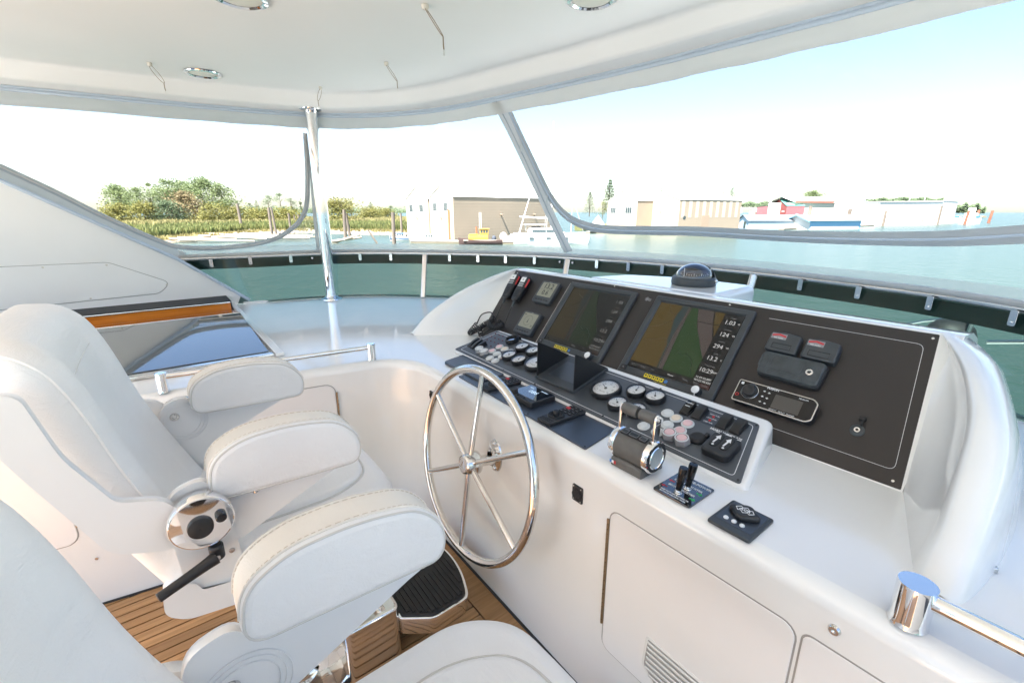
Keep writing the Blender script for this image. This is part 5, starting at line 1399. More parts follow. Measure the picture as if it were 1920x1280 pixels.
def W(px, py=None, d=None):
    """a spot on the water: where the waterline row py meets it, or at distance d along column px"""
    if py is not None: return wz(px, py, WATER)
    r = pray(px, 398); r = r/np.hypot(r[0], r[1]); return np.array([r[0]*d, r[1]*d, WATER])
def hgt(p, py):            # height in the scene of row py above point p
    return -(py - 398)/FPX * 1.0 * np.hypot(*(p[:2])) / np.hypot(1, 0) * SCALE(p)
def SCALE(p):              # obliquity factor: a row offset grows with the angle off the axis
    a = atan2(p[1], p[0]) - HEAD; return cos(a)*1.0/ (cos(PITCH))
def z_at(p, py):
    """z of the point straight above p that shows at row py"""
    lo, hi = -8.0, 400.0
    for _ in range(50):
        m = (lo+hi)/2
        if proj(np.array([p[0], p[1], m]))[1] > py: lo = m
        else: hi = m
    return lo

def crown_mesh(rnd, h, w, n, leaf, shape, clumps=14, base=.15):
    """leaf clumps scattered through a crown: small bent quads"""
    V = []; Fs = []; cl = []; n = int(n*2.2); leaf *= .8
    for _ in range(clumps):
        f = rnd.random(); zz = base + (1-base)*f
        if shape == 'cone': rr = (1-f)**.8*1.15 + .05
        elif shape == 'column': rr = .55*sqrt(max(.05, 1-(2*f-1)**2*.8))
        else: rr = sqrt(max(.02, 1-(1.75*f-.72)**2))
        a = rnd.uniform(0, 2*pi); q = sqrt(rnd.random())*.85
        cl.append((q*rr*w/2*cos(a), q*rr*w/2*sin(a), zz*h, rnd.uniform(.16,.34)*w*(.62 if shape == 'cone' else 1)*(.4+.6*rr)))
    cl = [(x, y, min(z, h - r*.62), r) for x, y, z, r in cl]
    for i in range(n):
        if shape == 'cone':
            f = (rnd.randrange(13) + .5*rnd.random())/13.0; rr = w/2*((1-f)**.75*1.05 + .04)*(.75 + .5*((hash((int(f*13), 3)) % 7)/7)); a = 2*pi*(rnd.randrange(9)/9.0 + int(f*13)*.37) + rnd.gauss(0,.10); q = rnd.random()**.6
            p = Vector((cos(a)*rr*q, sin(a)*rr*q, h*(base + (1-base)*f) - rr*q*.25 + rnd.gauss(0,.012)*h)); u = Vector((cos(a), sin(a), -.3 + rnd.gauss(0,.4))).normalized(); v = u.orthogonal().normalized(); v.rotate(Matrix.Rotation(rnd.uniform(0,6.28), 3, u))
            s = leaf*rnd.uniform(.6,1.3); k = len(V); V += [p - u*s, p + v*s*.5, p + u*s, p - v*s*.5]; Fs.append((k,k+1,k+2,k+3)); continue
        c = cl[rnd.randrange(len(cl))]
        d = Vector((rnd.gauss(0,1), rnd.gauss(0,1), rnd.gauss(0,.55 if shape == 'cone' else .75))); d.normalize(); d *= c[3]*rnd.random()**.45
        p = Vector(c[:3]) + d; p.z = max(p.z, .02*h)
        u = Vector((rnd.gauss(0,1), rnd.gauss(0,1), rnd.gauss(0,.6))).normalized(); v = u.orthogonal().normalized(); v.rotate(Matrix.Rotation(rnd.uniform(0,6.28), 3, u))
        s = leaf*rnd.uniform(.6,1.4); k = len(V)
        V += [p - u*s, p + v*s*.6, p + u*s, p - v*s*.6]; Fs.append((k,k+1,k+2,k+3))
    m = MB(); m.add(V, Fs); return m
def tree(px, dist, ytop, ybase, w_px, label, cat='tree', mat='leaf_green', shape='round', n=1400, seed=1, group=None, name='broadleaf_tree', clumps=16, base=.15, ground=None):
    rnd = random.Random(seed); p = W(px, d=dist); zb = z_at(p, ybase); zt = z_at(p, ytop); h = max(.5, zt-zb); w = w_px*np.hypot(p[0],p[1])*SCALE(p)/FPX*1.0
    w = w_px * (p @ FW) / FPX
    t = thing(name, label, cat, loc=(p[0], p[1], zb), group=group)
    lf = max(w, h*.6)*.030
    crown_mesh(rnd, h, w, n, lf, shape, clumps, base).build('crown', mat, t, fixn=False)
    tr = MB(); tr.tube([(0,0,-.6),(rnd.uniform(-.02,.02)*h,0,h*.45),(rnd.uniform(-.03,.03)*h,rnd.uniform(-.02,.02)*h,h*.9)], [h*.022, h*.015, h*.004], 7)
    for _ in range(7):
        f = rnd.uniform(.25,.7); a = rnd.uniform(0, 2*pi); tr.tube([(0,0,h*f),(cos(a)*w*.2, sin(a)*w*.2, h*(f+.12)),(cos(a)*w*.36, sin(a)*w*.36, h*(f+.2))], [h*.009,h*.006,h*.002], 5)
    tr.build('trunk', 'bark', t)
    return t

# ---- marshy bank: a low island of mud and marsh with a shore that wanders
shore_px = [(-500,470),(-100,466),(120,462),(290,459),(345,452),(430,446),(470,441),(560,438),(620,438),(680,440),(735,441),(770,444)]
S0 = [W(x, y) for x, y in shore_px]
rows = []
rnd = random.Random(5)
SH = catmull(S0, 5)
for p in SH:
    r = p[:2]/np.hypot(*p[:2]); row = []
    for dd, zz in ((-4,-.6),(0,.05),(4,.5),(9,.9),(16,1.25),(40,1.6),(120,1.9),(400,2.2)):
        j = rnd.uniform(-.12,.12) if dd > 0 else 0
        row.append((p[0]+r[0]*dd, p[1]+r[1]*dd, WATER+zz+j))
    rows.append(row)
bank = MB().grid(rows).build('marsh_bank', 'marsh', kind='structure')
mudr = [[(x, y, z+.03) for x, y, z in r[:4]] for r in rows]
mud = MB().grid(mudr).build('mud_foreshore', 'mud', kind='structure')
# reeds and rough grass: too many to count
def reeds(name, n, d0, d1, h0, h1, mat, seed, i0=0, i1=None):
    rnd = random.Random(seed); V = []; Fs = []; L = SH[i0:i1]
    for _ in range(n):
        k = rnd.random()*(len(L)-1.001); i = int(k); p = L[i]*(1-(k-i)) + L[i+1]*(k-i); r = p[:2]/np.hypot(*p[:2])
        d = d0 + (d1-d0)*rnd.random()**1.6; x, y = p[0]+r[0]*d, p[1]+r[1]*d
        z = WATER + np.interp(d, [0,4,9,16,40,120,400], [.05,.5,.9,1.25,1.6,1.9,2.2]); h = rnd.uniform(h0, h1); a = rnd.uniform(0, pi); w = rnd.uniform(.06,.16)*(1+d/60)
        b = len(V); dx, dy = cos(a)*w, sin(a)*w; lx, ly = rnd.gauss(0,.18)*h, rnd.gauss(0,.18)*h
        V += [(x-dx,y-dy,z-.1),(x+dx,y+dy,z-.1),(x+dx*.5+lx,y+dy*.5+ly,z+h),(x-dx*.5+lx,y-dy*.5+ly,z+h*.9)]; Fs.append((b,b+1,b+2,b+3))
    m = MB(); m.add(V, Fs); return m.build(name, mat, kind='stuff', fixn=False)
reeds('reeds', 30000, 10, 60, 1.0, 2.3, 'reed', 11)
reeds('shore_grass', 12000, 5, 18, .25, .8, 'reed_dry', 12)
reeds('meadow_grass', 24000, 40, 160, .8, 2.6, 'reed_dry', 13)
# rocks on the foreshore
rk = MB(); rnd = random.Random(8)
for _ in range(240):
    k = rnd.uniform(26, len(SH)-1.01); i = int(k); p = SH[i]*(1-(k-i)) + SH[i+1]*(k-i); r = p[:2]/np.hypot(*p[:2]); d = abs(rnd.gauss(0,3.2)); s = rnd.uniform(.25,.75)
    rk.ball(s, (p[0]+r[0]*d, p[1]+r[1]*d, WATER+.1+d*.1), 6, 4, rnd.uniform(.5,.9))
rk.build('shore_rocks', 'rock', kind='stuff', sharp=20)
# ---- drift logs piled on the mud
rnd = random.Random(21)
for i in range(34):
    px = rnd.uniform(305, 560); py = rnd.uniform(431, 456) if px < 470 else rnd.uniform(440, 452)
    p = W(px, py); L = rnd.uniform(5, 16); a = rnd.gauss(.35, .28) + HEAD - pi/2 + pi/2*0; r = rnd.uniform(.2,.42)
    ax = atan2(RT[1], RT[0]) + rnd.gauss(.15,.22)
    m = MB().tube([(-L/2,0,0),(0,rnd.uniform(-.15,.15),rnd.uniform(0,.1)),(L/2,0,0)], [r, r*.92, r*.75], 8)
    o = m.build('drift_log', 'drift_log'); o.location = (p[0], p[1], WATER + rnd.uniform(.35,1.0)); o.rotation_euler = (0, rnd.gauss(0,.03), ax)
    tag(o, 'bleached drift log lying in the pile on the mud left of the pole', 'log', 'drift logs piled on the mud bank')
# ---- trees and bushes on the bank
TL = [(232,300,347,402,62,'leaf_green','round','rounded green tree at the left end of the tree group'),
 (262,290,352,402,40,'leaf_green','round','small green tree second from the left in the tree group'),
 (287,300,344,402,34,'leaf_green','round','narrow green tree third from the left in the tree group'),
 (326,285,336,402,58,'leaf_green','round','broad green tree rising left of the tallest crown'),
 (352,290,338,402,48,'leaf_green','round','green tree in the middle of the group behind the dry bush'),
 (384,275,335,400,64,'leaf_green','round','tallest broad tree right of the middle of the group'),
 (420,270,343,404,58,'leaf_green','round','dark rounded tree at the right end of the group'),
 (206,420,372,396,12,'leaf_dark','cone','tiny dark conifer standing alone left of the tree group')]
for i, (px, d, yt, yb, w, m, sh, lab) in enumerate(TL):
    tree(px, d, yt, yb, w, lab, mat=m, shape=sh, n=1700 if w > 20 else 500, seed=30+i, name='broadleaf_tree' if sh == 'round' else 'conifer_tree', clumps=24)
BU = [(225,230,383,415,70,'leaf_yellow','low yellow green bush at the left end of the hedge'),(270,225,380,418,64,'leaf_yellow','yellow green bush below the second tree'),(312,222,377,416,60,'leaf_dark','dark bush at the foot of the broad tree'),
 (343,232,360,412,78,'leaf_dry','dry brownish bush in front of the tall trees'),(398,215,382,418,66,'leaf_yellow','olive bush right of the dry bush'),(440,220,388,420,60,'leaf_yellow','olive bush behind the tall leaning pole'),(485,235,392,420,66,'leaf_yellow','low olive bush right of the leaning pole'),
 (530,240,393,421,70,'leaf_yellow','low olive bush beside the port window corner'),(643,215,372,411,66,'leaf_yellow','bright yellow green bush just right of the support pole'),(690,260,388,410,50,'leaf_yellow','flat olive bush right of the bright one'),(725,280,392,410,44,'leaf_yellow','flat olive bush beside the first gable')]
for i, (px, d, yt, yb, w, m, lab) in enumerate(BU):
    tree(px, d, yt, yb, w, lab, cat='bush', mat=m, n=1500, seed=60+i, name='bush', clumps=26, base=.02)
FT = [(470,420,380,402,26,'leaf_dark','cone'),(483,430,375,402,14,'leaf_dark','cone'),(505,430,366,402,24,'leaf_far','round'),(528,430,362,402,24,'leaf_far','round'),(547,430,368,402,24,'leaf_far','round'),(566,430,372,402,10,'leaf_dark','column'),(696,470,378,400,16,'leaf_far','cone'),(733,500,386,400,14,'leaf_far','round')]
FN = ['low dark conifer just right of the leaning pole','thin dark conifer second right of the leaning pole','pale rounded far tree left of the trio behind the marsh','pale far tree in the middle of the trio behind the marsh','pale far tree right of the trio behind the marsh','thin far tree next to the port window seam','tiny far conifer above the flat olive bush','tiny far tree left of the first gable']
for i, (px, d, yt, yb, w, m, sh) in enumerate(FT): tree(px, d, yt, yb, w, FN[i], mat=m, shape=sh, n=600, seed=90+i, name='far_tree', clumps=14)
# far hedge line as one mass
fh = MB(); rnd = random.Random(3); V = []; Fs = []
for _ in range(5000):
    px = rnd.uniform(440, 775); p = W(px, d=rnd.uniform(480,520)); z = z_at(p, 399) + abs(rnd.gauss(0,2.2)); s = rnd.uniform(.5,1.1)
    u = Vector((rnd.gauss(0,1), rnd.gauss(0,1), rnd.gauss(0,.5))).normalized()*s; v = u.orthogonal().normalized()*s*.7; q = Vector((p[0],p[1],z)); b = len(V); V += [q-u, q-v, q+u, q+v]; Fs.append((b,b+1,b+2,b+3))
fh.add(V, Fs); fh.build('far_hedge', 'leaf_far', kind='stuff', fixn=False)

# ---- mooring piles
def pile(px, ytop, ybot, w_px, label, mat='old_pile', lean=0.0, group=None, dist=None):
    p = W(px, ybot); zt = z_at(p, ytop); r = w_px*(p @ FW)/FPX/2; dz = zt - WATER
    o = MB().tube([(0,0,-.6),(lean*dz*.5*RT[0], lean*dz*.5*RT[1], dz*.5),(lean*dz*RT[0], lean*dz*RT[1], dz)], [r*1.08, r, r*.9], 9).build('mooring_pile', mat)
    o.location = tuple(p); tag(o, label, 'mooring pile', group)
PL = [(456,382,438,5,'tall weathered pole leaning over the drift logs',-.05),(511,389,444,5,'weathered pile, left of the pair in the port window',0),(519,389,443,4,'weathered pile, right of the pair in the port window',-.06),(546,400,438,4,'short stump beside the window zip',0),(556,403,430,3,'thin stump right beside the window zip',-.04),(564,402,432,3,'thin stump touching the window zip',-.05),
 (648,393,447,6,'thick split pile right of the support pole',.04),(657,400,446,5,'shorter half of the split pile right of the support pole',-.1),(706,452,455,5,'',0),(739,398,457,7,'dark pile standing before the first gable',.03),(754,400,444,4,'thin pile behind the blue and white boat',.0)]
for (px, yt, yb, w, lab, ln_) in PL:
    if lab: pile(px, yt, yb, w, lab, lean=ln_)
p = W(709, 456); o = MB().tube([(0,0,-.4),(-1.5*RT[0]*1.3,-1.5*RT[1]*1.3,2.8)], [.22,.18], 8).build('mooring_pile', 'old_pile'); o.location = tuple(p); tag(o, 'slanting broken pile leaning left in the channel', 'mooring pile')
p = W(640, 456)
for k, (dx, ang, L) in enumerate(((0,.1,9),(1.2,-.25,7))):
    o = MB().tube([(-L/2,0,0),(L/2,0,.3)], [.3,.22], 8).build('drift_log', 'drift_log'); o.location = (p[0]+RT[0]*dx, p[1]+RT[1]*dx, WATER+.5+.3*k); o.rotation_euler = (0,-.1-.12*k, atan2(RT[1],RT[0])+ang)
    tag(o, ['pale log stranded at the foot of the split pile','second pale log crossing the one at the split pile'][k], 'log')

# ---- buildings
def nrm(v): return v/np.linalg.norm(v)
def gable_house(name, label, cat, A, Bp, depth, eave_z, ridge_z, wall='white_wall', roof='white_roof', gable=None, ridge_along='depth', base_z=WATER, over=.15, parent=None, boards=None):
    """A,B: the two base corners of the gable end (left, right seen from us); the house runs back by `depth` to the left-hand normal"""
    A = np.array([A[0], A[1]]); Bp = np.array([Bp[0], Bp[1]]); e = nrm(Bp-A); w = np.linalg.norm(Bp-A); n = np.array([-e[1], e[0]])
    if n @ (A+Bp) < 0: n = -n
    t = thing(name, label, cat, loc=(A[0], A[1], base_z)) if parent is None else parent
    Lm = Matrix(((e[0], n[0], 0, 0),(e[1], n[1], 0, 0),(0,0,1,0),(0,0,0,1)))       # local x along gable, y back, z up
    he = eave_z - base_z; hr = ridge_z - base_z
    g = MB().add([(0,0,-.5),(w,0,-.5),(w,0,he),(w/2,0,hr),(0,0,he)], [(0,1,2,3,4)]).add([(0,depth,-.5),(w,depth,-.5),(w,depth,he),(w/2,depth,hr),(0,depth,he)], [(4,3,2,1,0)])
    g.build('gable_wall', gable or wall, t, T=Lm, fixn=False)
    MB().add([(w,0,-.5),(w,depth,-.5),(w,depth,he),(w,0,he)], [(0,1,2,3)]).add([(0,0,-.5),(0,depth,-.5),(0,depth,he),(0,0,he)], [(3,2,1,0)]).build('side_wall', wall, t, T=Lm, fixn=False)
    sl_ = (hr-he)/(w/2)
    for s in (0, 1):
        x0 = -over if s == 0 else w+over; z0 = he - sl_*over
        MB().add([(x0,-over,z0),(w/2,-over,hr),(w/2,depth+over,hr),(x0,depth+over,z0),(x0,-over,z0+.08),(w/2,-over,hr+.08),(w/2,depth+over,hr+.08),(x0,depth+over,z0+.08)],
                 [(3,2,1,0),(4,5,6,7),(0,1,5,4),(1,2,6,5),(2,3,7,6),(3,0,4,7)]).build('roof', roof, t, T=Lm)
    if boards:
        b = MB(); k = .9
        while k < he:
            b.box(w-.01, w+.012, 0, depth, k, k+.05); k += boards
        b.build('board_joints', 'groove', t, T=Lm)
    return t, Lm, w, he, hr
def opening(t, Lm, x0, x1, z0, z1, panes=1, side=None, mat='window_dark', depth_y=0, name='window'):
    """a framed opening on the gable (side None) or on the long wall (side=w)"""
    T = Lm if side is None else Lm @ Matrix(((0,0,0,side),(1,0,0,0),(0,0,1,0),(0,0,0,1)))
    fr_ = MB(); 
    def bx(a, b, c, d, o0, o1):
        if side is None: fr_.box(a, b, -o1, -o0, c, d, T=Lm)
        else: fr_.box(side+o0, side+o1, a, b, c, d, T=Lm)
    bx(x0-.1, x1+.1, z0-.1, z1+.1, .0, .04)
    f = fr_.build(name, 'white_wall' if name == 'window' else mat, t)
    if name == 'window':
        wd = (x1-x0)/panes; mb = MB()
        for k in range(panes):
            a, b = x0+wd*k+.05, x0+wd*(k+1)-.05
            if side is None: mb.box(a, b, -.07, -.041, z0, z1, T=Lm)
            else: mb.box(side+.041, side+.07, a, b, z0, z1, T=Lm)
        mb.build('pane', mat, f)
    return f
# double boathouse (two gables) left of the diagonal seam
a0, a1, a2 = W(765,446), W(808.5,450.5), W(852,455)
dA = 29.0
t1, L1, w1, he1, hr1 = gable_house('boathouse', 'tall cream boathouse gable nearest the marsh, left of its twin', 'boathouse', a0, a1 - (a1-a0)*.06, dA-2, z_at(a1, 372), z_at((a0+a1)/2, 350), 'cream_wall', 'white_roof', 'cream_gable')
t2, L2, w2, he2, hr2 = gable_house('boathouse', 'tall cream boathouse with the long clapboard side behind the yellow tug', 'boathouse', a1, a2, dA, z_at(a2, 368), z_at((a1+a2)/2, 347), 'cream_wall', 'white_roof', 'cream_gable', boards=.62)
for (t, Lm, w, he) in ((t1,L1,w1,he1),(t2,L2,w2,he2)):
    for (u0, u1) in ((.16,.33),(.62,.79)): opening(t, Lm, w*u0, w*u1, he-3.0, he-1.3, 3)
    o = MB().cyl(.5, -.06, -.01, 16, T=Lm @ Matrix.Translation((w/2,0,he+1.4)) @ AX_Y).build('vent', 'white_wall', t)
    o = MB().box(w*.48, w*.52, -.35, 0, he*.52, he*.55, T=Lm).build('lamp', 'groove', t)
MB().box(w1+.02, w1+.55, -.12, .2, -.3, he1-1.0, T=L1).build('corner_post', 'door_brown', t1)
MB().box(w2*.80, w2*.86, -.18, -.01, .2, he2*.72, T=L2).build('door_post', 'rust', t2)
for k in (12.5, 22.5): 
    MB().add([(w2+.02,k,he2*.62),(w2+.8,k-.1,he2*.60),(w2+.02,k+.3,he2*.56)], [(0,1,2)]).box(w2+.02, w2+.9, k, k+.25, he2*.60, he2*.63).build('wall_bracket', 'groove', t2, T=L2)
# second boathouse pair right of the seam
b0, b1 = W(1137,437), W(1191,440); c0_, c1 = W(1203,438), W(1269,442)
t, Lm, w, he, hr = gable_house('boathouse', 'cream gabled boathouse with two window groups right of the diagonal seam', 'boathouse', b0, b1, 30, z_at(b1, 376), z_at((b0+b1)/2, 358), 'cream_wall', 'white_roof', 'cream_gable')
for (u0, u1) in ((.10,.30),(.62,.84)): opening(t, Lm, w*u0, w*u1, he-3.6, he-1.9, 3)
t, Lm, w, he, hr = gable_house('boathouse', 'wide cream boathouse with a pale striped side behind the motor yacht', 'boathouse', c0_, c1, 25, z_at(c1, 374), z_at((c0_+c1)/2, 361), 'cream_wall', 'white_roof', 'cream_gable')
for k in range(9): MB().box(w+.005, w+.03, .9+k*2.7, 2.1+k*2.7, he*.5, he-.4, T=Lm).build('pale_panel', 'cream_gable', t)
opening(t, Lm, w*.48, w*.53, he*.62, he*.68, 1, name='door', mat='groove')
opening(t, Lm, 9.0, 12.0, 0, he*.55, 1, side=w, name='door', mat='door_brown')
MB().cyl(.55, -.1, -.02, 14, T=Lm @ Matrix.Translation((w+.05,2.2,he*.5)) @ Matrix.Rotation(pi/2, 4, 'Z') @ AX_Y).build('tyre', 'window_dark', t)
# red barn on stilts, long pale building, white annex, white hangar
r0, r1 = W(1440,419), W(1470,421)
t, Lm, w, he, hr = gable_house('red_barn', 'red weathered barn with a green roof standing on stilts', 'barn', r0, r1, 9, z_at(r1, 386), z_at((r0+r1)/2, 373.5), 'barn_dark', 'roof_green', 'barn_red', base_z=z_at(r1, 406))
opening(t, Lm, w*.42, w*.60, he*.66, he*.95, 1); opening(t, Lm, w*.75, w*.9, he*.45, he*.52, 1, name='door', mat='white_wall')
for k in range(6): MB().box(w*k/5-.25, w*k/5+.25, -.3, .2, WATER-.5 - z_at(r1,406), 0, T=Lm).build('stilt', 'old_pile', t)
g0 = W(1427, 419); t, Lm, w, he, hr = gable_house('barn_lean_to', 'dark purple lean-to against the left side of the red barn', 'shed', g0+np.array([5,6,0]), r0+np.array([5,0,0]), 18, z_at(r0, 388), z_at(r0, 386), 'barn_dark', 'slate_roof', base_z=z_at(r0, 406))
q0, q1 = W(1484,421), W(1598,420)
def long_house(name, label, cat, A, Bq, dep, ez, rz, wall, roof, bz):
    return gable_house(name, label, cat, A, Bq, dep, ez, rz, wall, roof, base_z=bz)
ax = nrm((q1-q0)[:2]); nb = np.array([-ax[1], ax[0]]); nb = nb if nb @ q0[:2] > 0 else -nb
lt = thing('net_loft', 'long pale green shed with a red roof edge right of the barn', 'shed', loc=(q0[0], q0[1], z_at(q0, 404)))
Lw = np.linalg.norm((q1-q0)[:2]); LM = Matrix(((ax[0], nb[0],0,0),(ax[1], nb[1],0,0),(0,0,1,0),(0,0,0,1))); H_ = z_at(q0, 379.5) - z_at(q0, 404)
MB().box(0, Lw, 0, 18, -.2, H_, T=LM).build('wall', 'pale_green_wall', lt)
MB().add([(-.6,-.8,H_),(Lw+.6,-.8,H_),(Lw+.6,9,H_+3.2),(-.6,9,H_+3.2),(-.6,18.8,H_),(Lw+.6,18.8,H_)], [(0,1,2,3),(3,2,5,4)]).build('roof', 'white_roof', lt, T=LM)
MB().box(-.6, Lw+.6, -1.0, -.75, H_-.1, H_+.9, T=LM).build('red_fascia', 'roof_red', lt)
for k in range(9): MB().box(Lw*k/8-.3, Lw*k/8+.3, .2, .8, WATER-.4-z_at(q0,404), -.2, T=LM).build('stilt', 'old_pile', lt)
s0, s1 = W(1597,420), W(1622,419.5)
t, Lm, w, he, hr = gable_house('harbour_office', 'small white two storey house with dark windows on the pier', 'house', s0, s1, 14, z_at(s1, 379), z_at((s0+s1)/2, 375), 'white_wall', 'white_roof', base_z=z_at(s1, 403))
for (u0, u1) in ((.08,.2),(.36,.48),(.60,.76),(.86,.95)): opening(t, Lm, w*u0, w*u1, he*.55, he*.85, 1)
for (u0, u1) in ((.1,.26),(.55,.72)): opening(t, Lm, w*u0, w*u1, he*.05, he*.42, 1)
# white hangar
h0, h1 = W(1641,423.5), W(1757,421.5)
ax = nrm((h1-h0)[:2]); nb = np.array([-ax[1], ax[0]]); nb = nb if nb @ h0[:2] > 0 else -nb
hg = thing('floating_hangar', 'long blank white floating hangar at the right of the shore', 'hangar', loc=(h0[0], h0[1], WATER)); LM = Matrix(((ax[0], nb[0],0,0),(ax[1], nb[1],0,0),(0,0,1,0),(0,0,0,1)))
Lw = np.linalg.norm((h1-h0)[:2]); H0 = z_at(h0, 379)-WATER; H1 = z_at(h1, 378)-WATER
MB().rprism([(0,-.3),(Lw,-.3),(Lw,H1),(0,H0)], -22, 0, T=LM @ AX_Y).build('wall', 'white_wall', hg)
MB().rprism([(-.3,H0),(Lw+.3,H1),(Lw+.3,H1+.35),(-.3,H0+.35)], -22.3, .4, T=LM @ AX_Y).build('roof_edge', 'white_roof', hg)
MB().box(Lw-.8, Lw-.2, -.7, -.1, -.5, H1*.82, T=LM).build('door_post', 'old_pile', hg)
for k in range(5): MB().box(Lw*.72 + k*2.6, Lw*.72 + k*2.6 + 1.2, -.12, 0, 2.0, 2.9, T=LM).build('sign_block', 'groove', hg)
x0, x1 = W(1757,421.5), W(1786,419.5)
t, Lm, w, he, hr = gable_house('hangar_annex', 'tall white end block of the hangar nearest the open water', 'hangar', x0, x1, 20, z_at(x1, 378.5), z_at(x1, 378), 'white_wall', 'white_roof')
# pier with piles below the office
pr = thing('pier', 'old timber pier on many piles in front of the pale green shed', 'pier', loc=(0,0,0))
pa, pb = W(1592,421), W(1652,423); zt_ = z_at(pa, 403)
MB().tube([(*pa[:2], zt_), (*pb[:2], zt_)], .5, 6).build('deck_beam', 'old_pile', pr)
shp = None
for k in range(16):
    f = k/15; q = pa*(1-f) + pb*f + np.array([random.uniform(-2,2), random.uniform(-2,2), 0])
    if shp is None:
        o = MB().tube([(0,0,-1),(0,0,zt_-WATER+.6)], [.42,.36], 7).build('pile', 'old_pile', pr); shp = o.data
    else: o = bpy.data.objects.new('pile', shp); COL.objects.link(o); o.parent = pr
    o.location = (q[0], q[1], WATER); o.rotation_euler = (random.uniform(-.05,.05), random.uniform(-.05,.05), random.uniform(0,3))
for (px, yt, yb, w, lab) in ((1512,386,430,6,'tall dark pile in front of the blue boathouse'),(1587,392,426,7,'thick grey pile at the right end of the blue boathouse'),(1655,395,424,4,'thin pile at the left end of the white hangar'),(1140,388,433,3,'thin pile before the first boathouse right of the seam'),(1253,396,434,4,'dark pile at the corner of the striped boathouse'),(1302,397,436,8,'pair of thick piles on the striped boathouse wall'),(1375,396,430,6,'grey pile at the right end of the striped boathouse'),(1412,397,428,4,'pile in front of the small blue house')):
    pile(px, yt, yb, w, lab, lean=.02)
for (px, yt, yb, lab) in ((1808,395,421,'red rusty pile nearest the hangar end'),(1828,394,416,'red rusty pile, middle of the three off the point'),(1853,395,418,'red rusty pile farthest out in the open water')):
    pile(px, yt, yb, 4, lab, mat='rust_pile', lean=.10)
# blue and white floating boathouse, small blue house
u0, u1 = W(1471,429), W(1517,431)
t, Lm, w, he, hr = gable_house('boathouse', 'low white floating boathouse with bright blue trim', 'boathouse', u0, u1, 24, z_at(u1, 412), z_at((u0+u1)/2, 403), 'blue_paint', 'white_roof', 'white_wall', over=1.0)
for (xa, xb, za, zb) in ((-.9, w/2, he-.7, hr), (w/2, w+.9, hr, he-.7)):
    MB().tube([(xa,-.95,za),(xb,-.95,zb)], .4, 6, T=Lm).build('blue_trim', 'blue_paint', t)
MB().box(w+.01, w+.06, .5, 23, .1, he*.35, T=Lm).build('white_skirt', 'white_wall', t)
v0, v1 = W(1383,428), W(1402,429.5)
t, Lm, w, he, hr = gable_house('cottage', 'small pale blue house with a slate roof by the water', 'house', v0, v1, 20, z_at(v1, 413), z_at((v0+v1)/2, 403), 'pale_blue_wall', 'slate_roof', over=.6)
opening(t, Lm, w*.55, w*.75, .3, he*.8, 1, name='door', mat='window_dark')
# houses further behind
for (px, yt, yb, wp, wall, roof, lab) in ((1418,390,404,26,'white_wall','slate_roof','low white building with a grey roof left of the red barn'),(1386,384,398,10,'white_wall','slate_roof','tiny far house left of the grey roofed building'),(1122,404,430,30,'white_wall','white_roof','white tent roof left of the boathouse with window groups')):
    A = W(px-wp/2, d=330 if px > 1200 else 150); B_ = W(px+wp/2, d=330 if px > 1200 else 150); zb = z_at(A, yb)
    gable_house('harbour_house', lab, 'house', A, B_, 12, z_at(A, yt+6 if px > 1200 else yt+20), z_at(A, yt), wall, roof, base_z=zb)
# trees on the right
RT_ = [(1105,250,359,404,26,'leaf_dark','cone','conifer with layered dark branches left of the taller one',900),(1141,260,335,408,34,'leaf_dark','cone','tallest dark conifer behind the boathouse gable',1300),(1130,240,378,408,18,'leaf_yellow','round','small olive tree below the tall conifer',500),(1179,420,352,372,14,'leaf_dark','round','treetop over the first boathouse roof',300),(1237,420,352,366,12,'leaf_dark','round','small treetop behind the second boathouse roof',300),
 (1352,400,356,378,14,'leaf_dark','round','treetop behind the striped boathouse, left of two',300),(1368,400,352,380,20,'leaf_dark','round','treetop behind the striped boathouse, right of two',450),(1519,420,357.5,376,36,'leaf_green','round','rounded bright tree above the pale green shed',1100),(1432,230,404,424,12,'leaf_yellow','round','small yellowish bush under the red barn',300)]
for i, (px, d, yt, yb, w, m, sh, lab, n) in enumerate(RT_): tree(px, d, yt, yb, w, lab, mat=m, shape=sh, n=n, seed=120+i, name='conifer_tree' if sh == 'cone' else 'broadleaf_tree', clumps=26)
def wood_mass(name, px0, px1, d, yb, ytop, n, mat, seed, kind='stuff'):
    rnd = random.Random(seed); V = []; Fs = []
    for _ in range(n):
        f = rnd.random(); px = px0 + (px1-px0)*f; p = W(px, d=d*rnd.uniform(.97,1.03)); top = ytop(f); y = yb + (top-yb)*rnd.random()**.7
        q = Vector((p[0],p[1],z_at(p, y))); s = d*.0017*rnd.uniform(.6,1.3)
        u = Vector((rnd.gauss(0,1), rnd.gauss(0,1), rnd.gauss(0,.6))).normalized()*s; v = u.orthogonal().normalized()*s*.7; b = len(V); V += [q-u, q-v, q+u, q+v]; Fs.append((b,b+1,b+2,b+3))
    m = MB(); m.add(V, Fs); o = m.build(name, mat, kind=kind, fixn=False); return o
wood_mass('island_wood', 1786, 1846, 900, 399, lambda f: 381 + 6*abs(sin(f*9)) + 9*max(0, f-.75)*3 + 1.5*sin(f*31), 5000, 'leaf_far', 4)
wood_mass('far_wood', 1620, 1762, 900, 384, lambda f: 371 + 5*abs(f-.55) + 1.6*sin(f*23), 4000, 'leaf_far', 5)
wood_mass('far_wood', 1383, 1440, 600, 388, lambda f: 380 + 2*sin(f*13), 1200, 'leaf_far', 6)
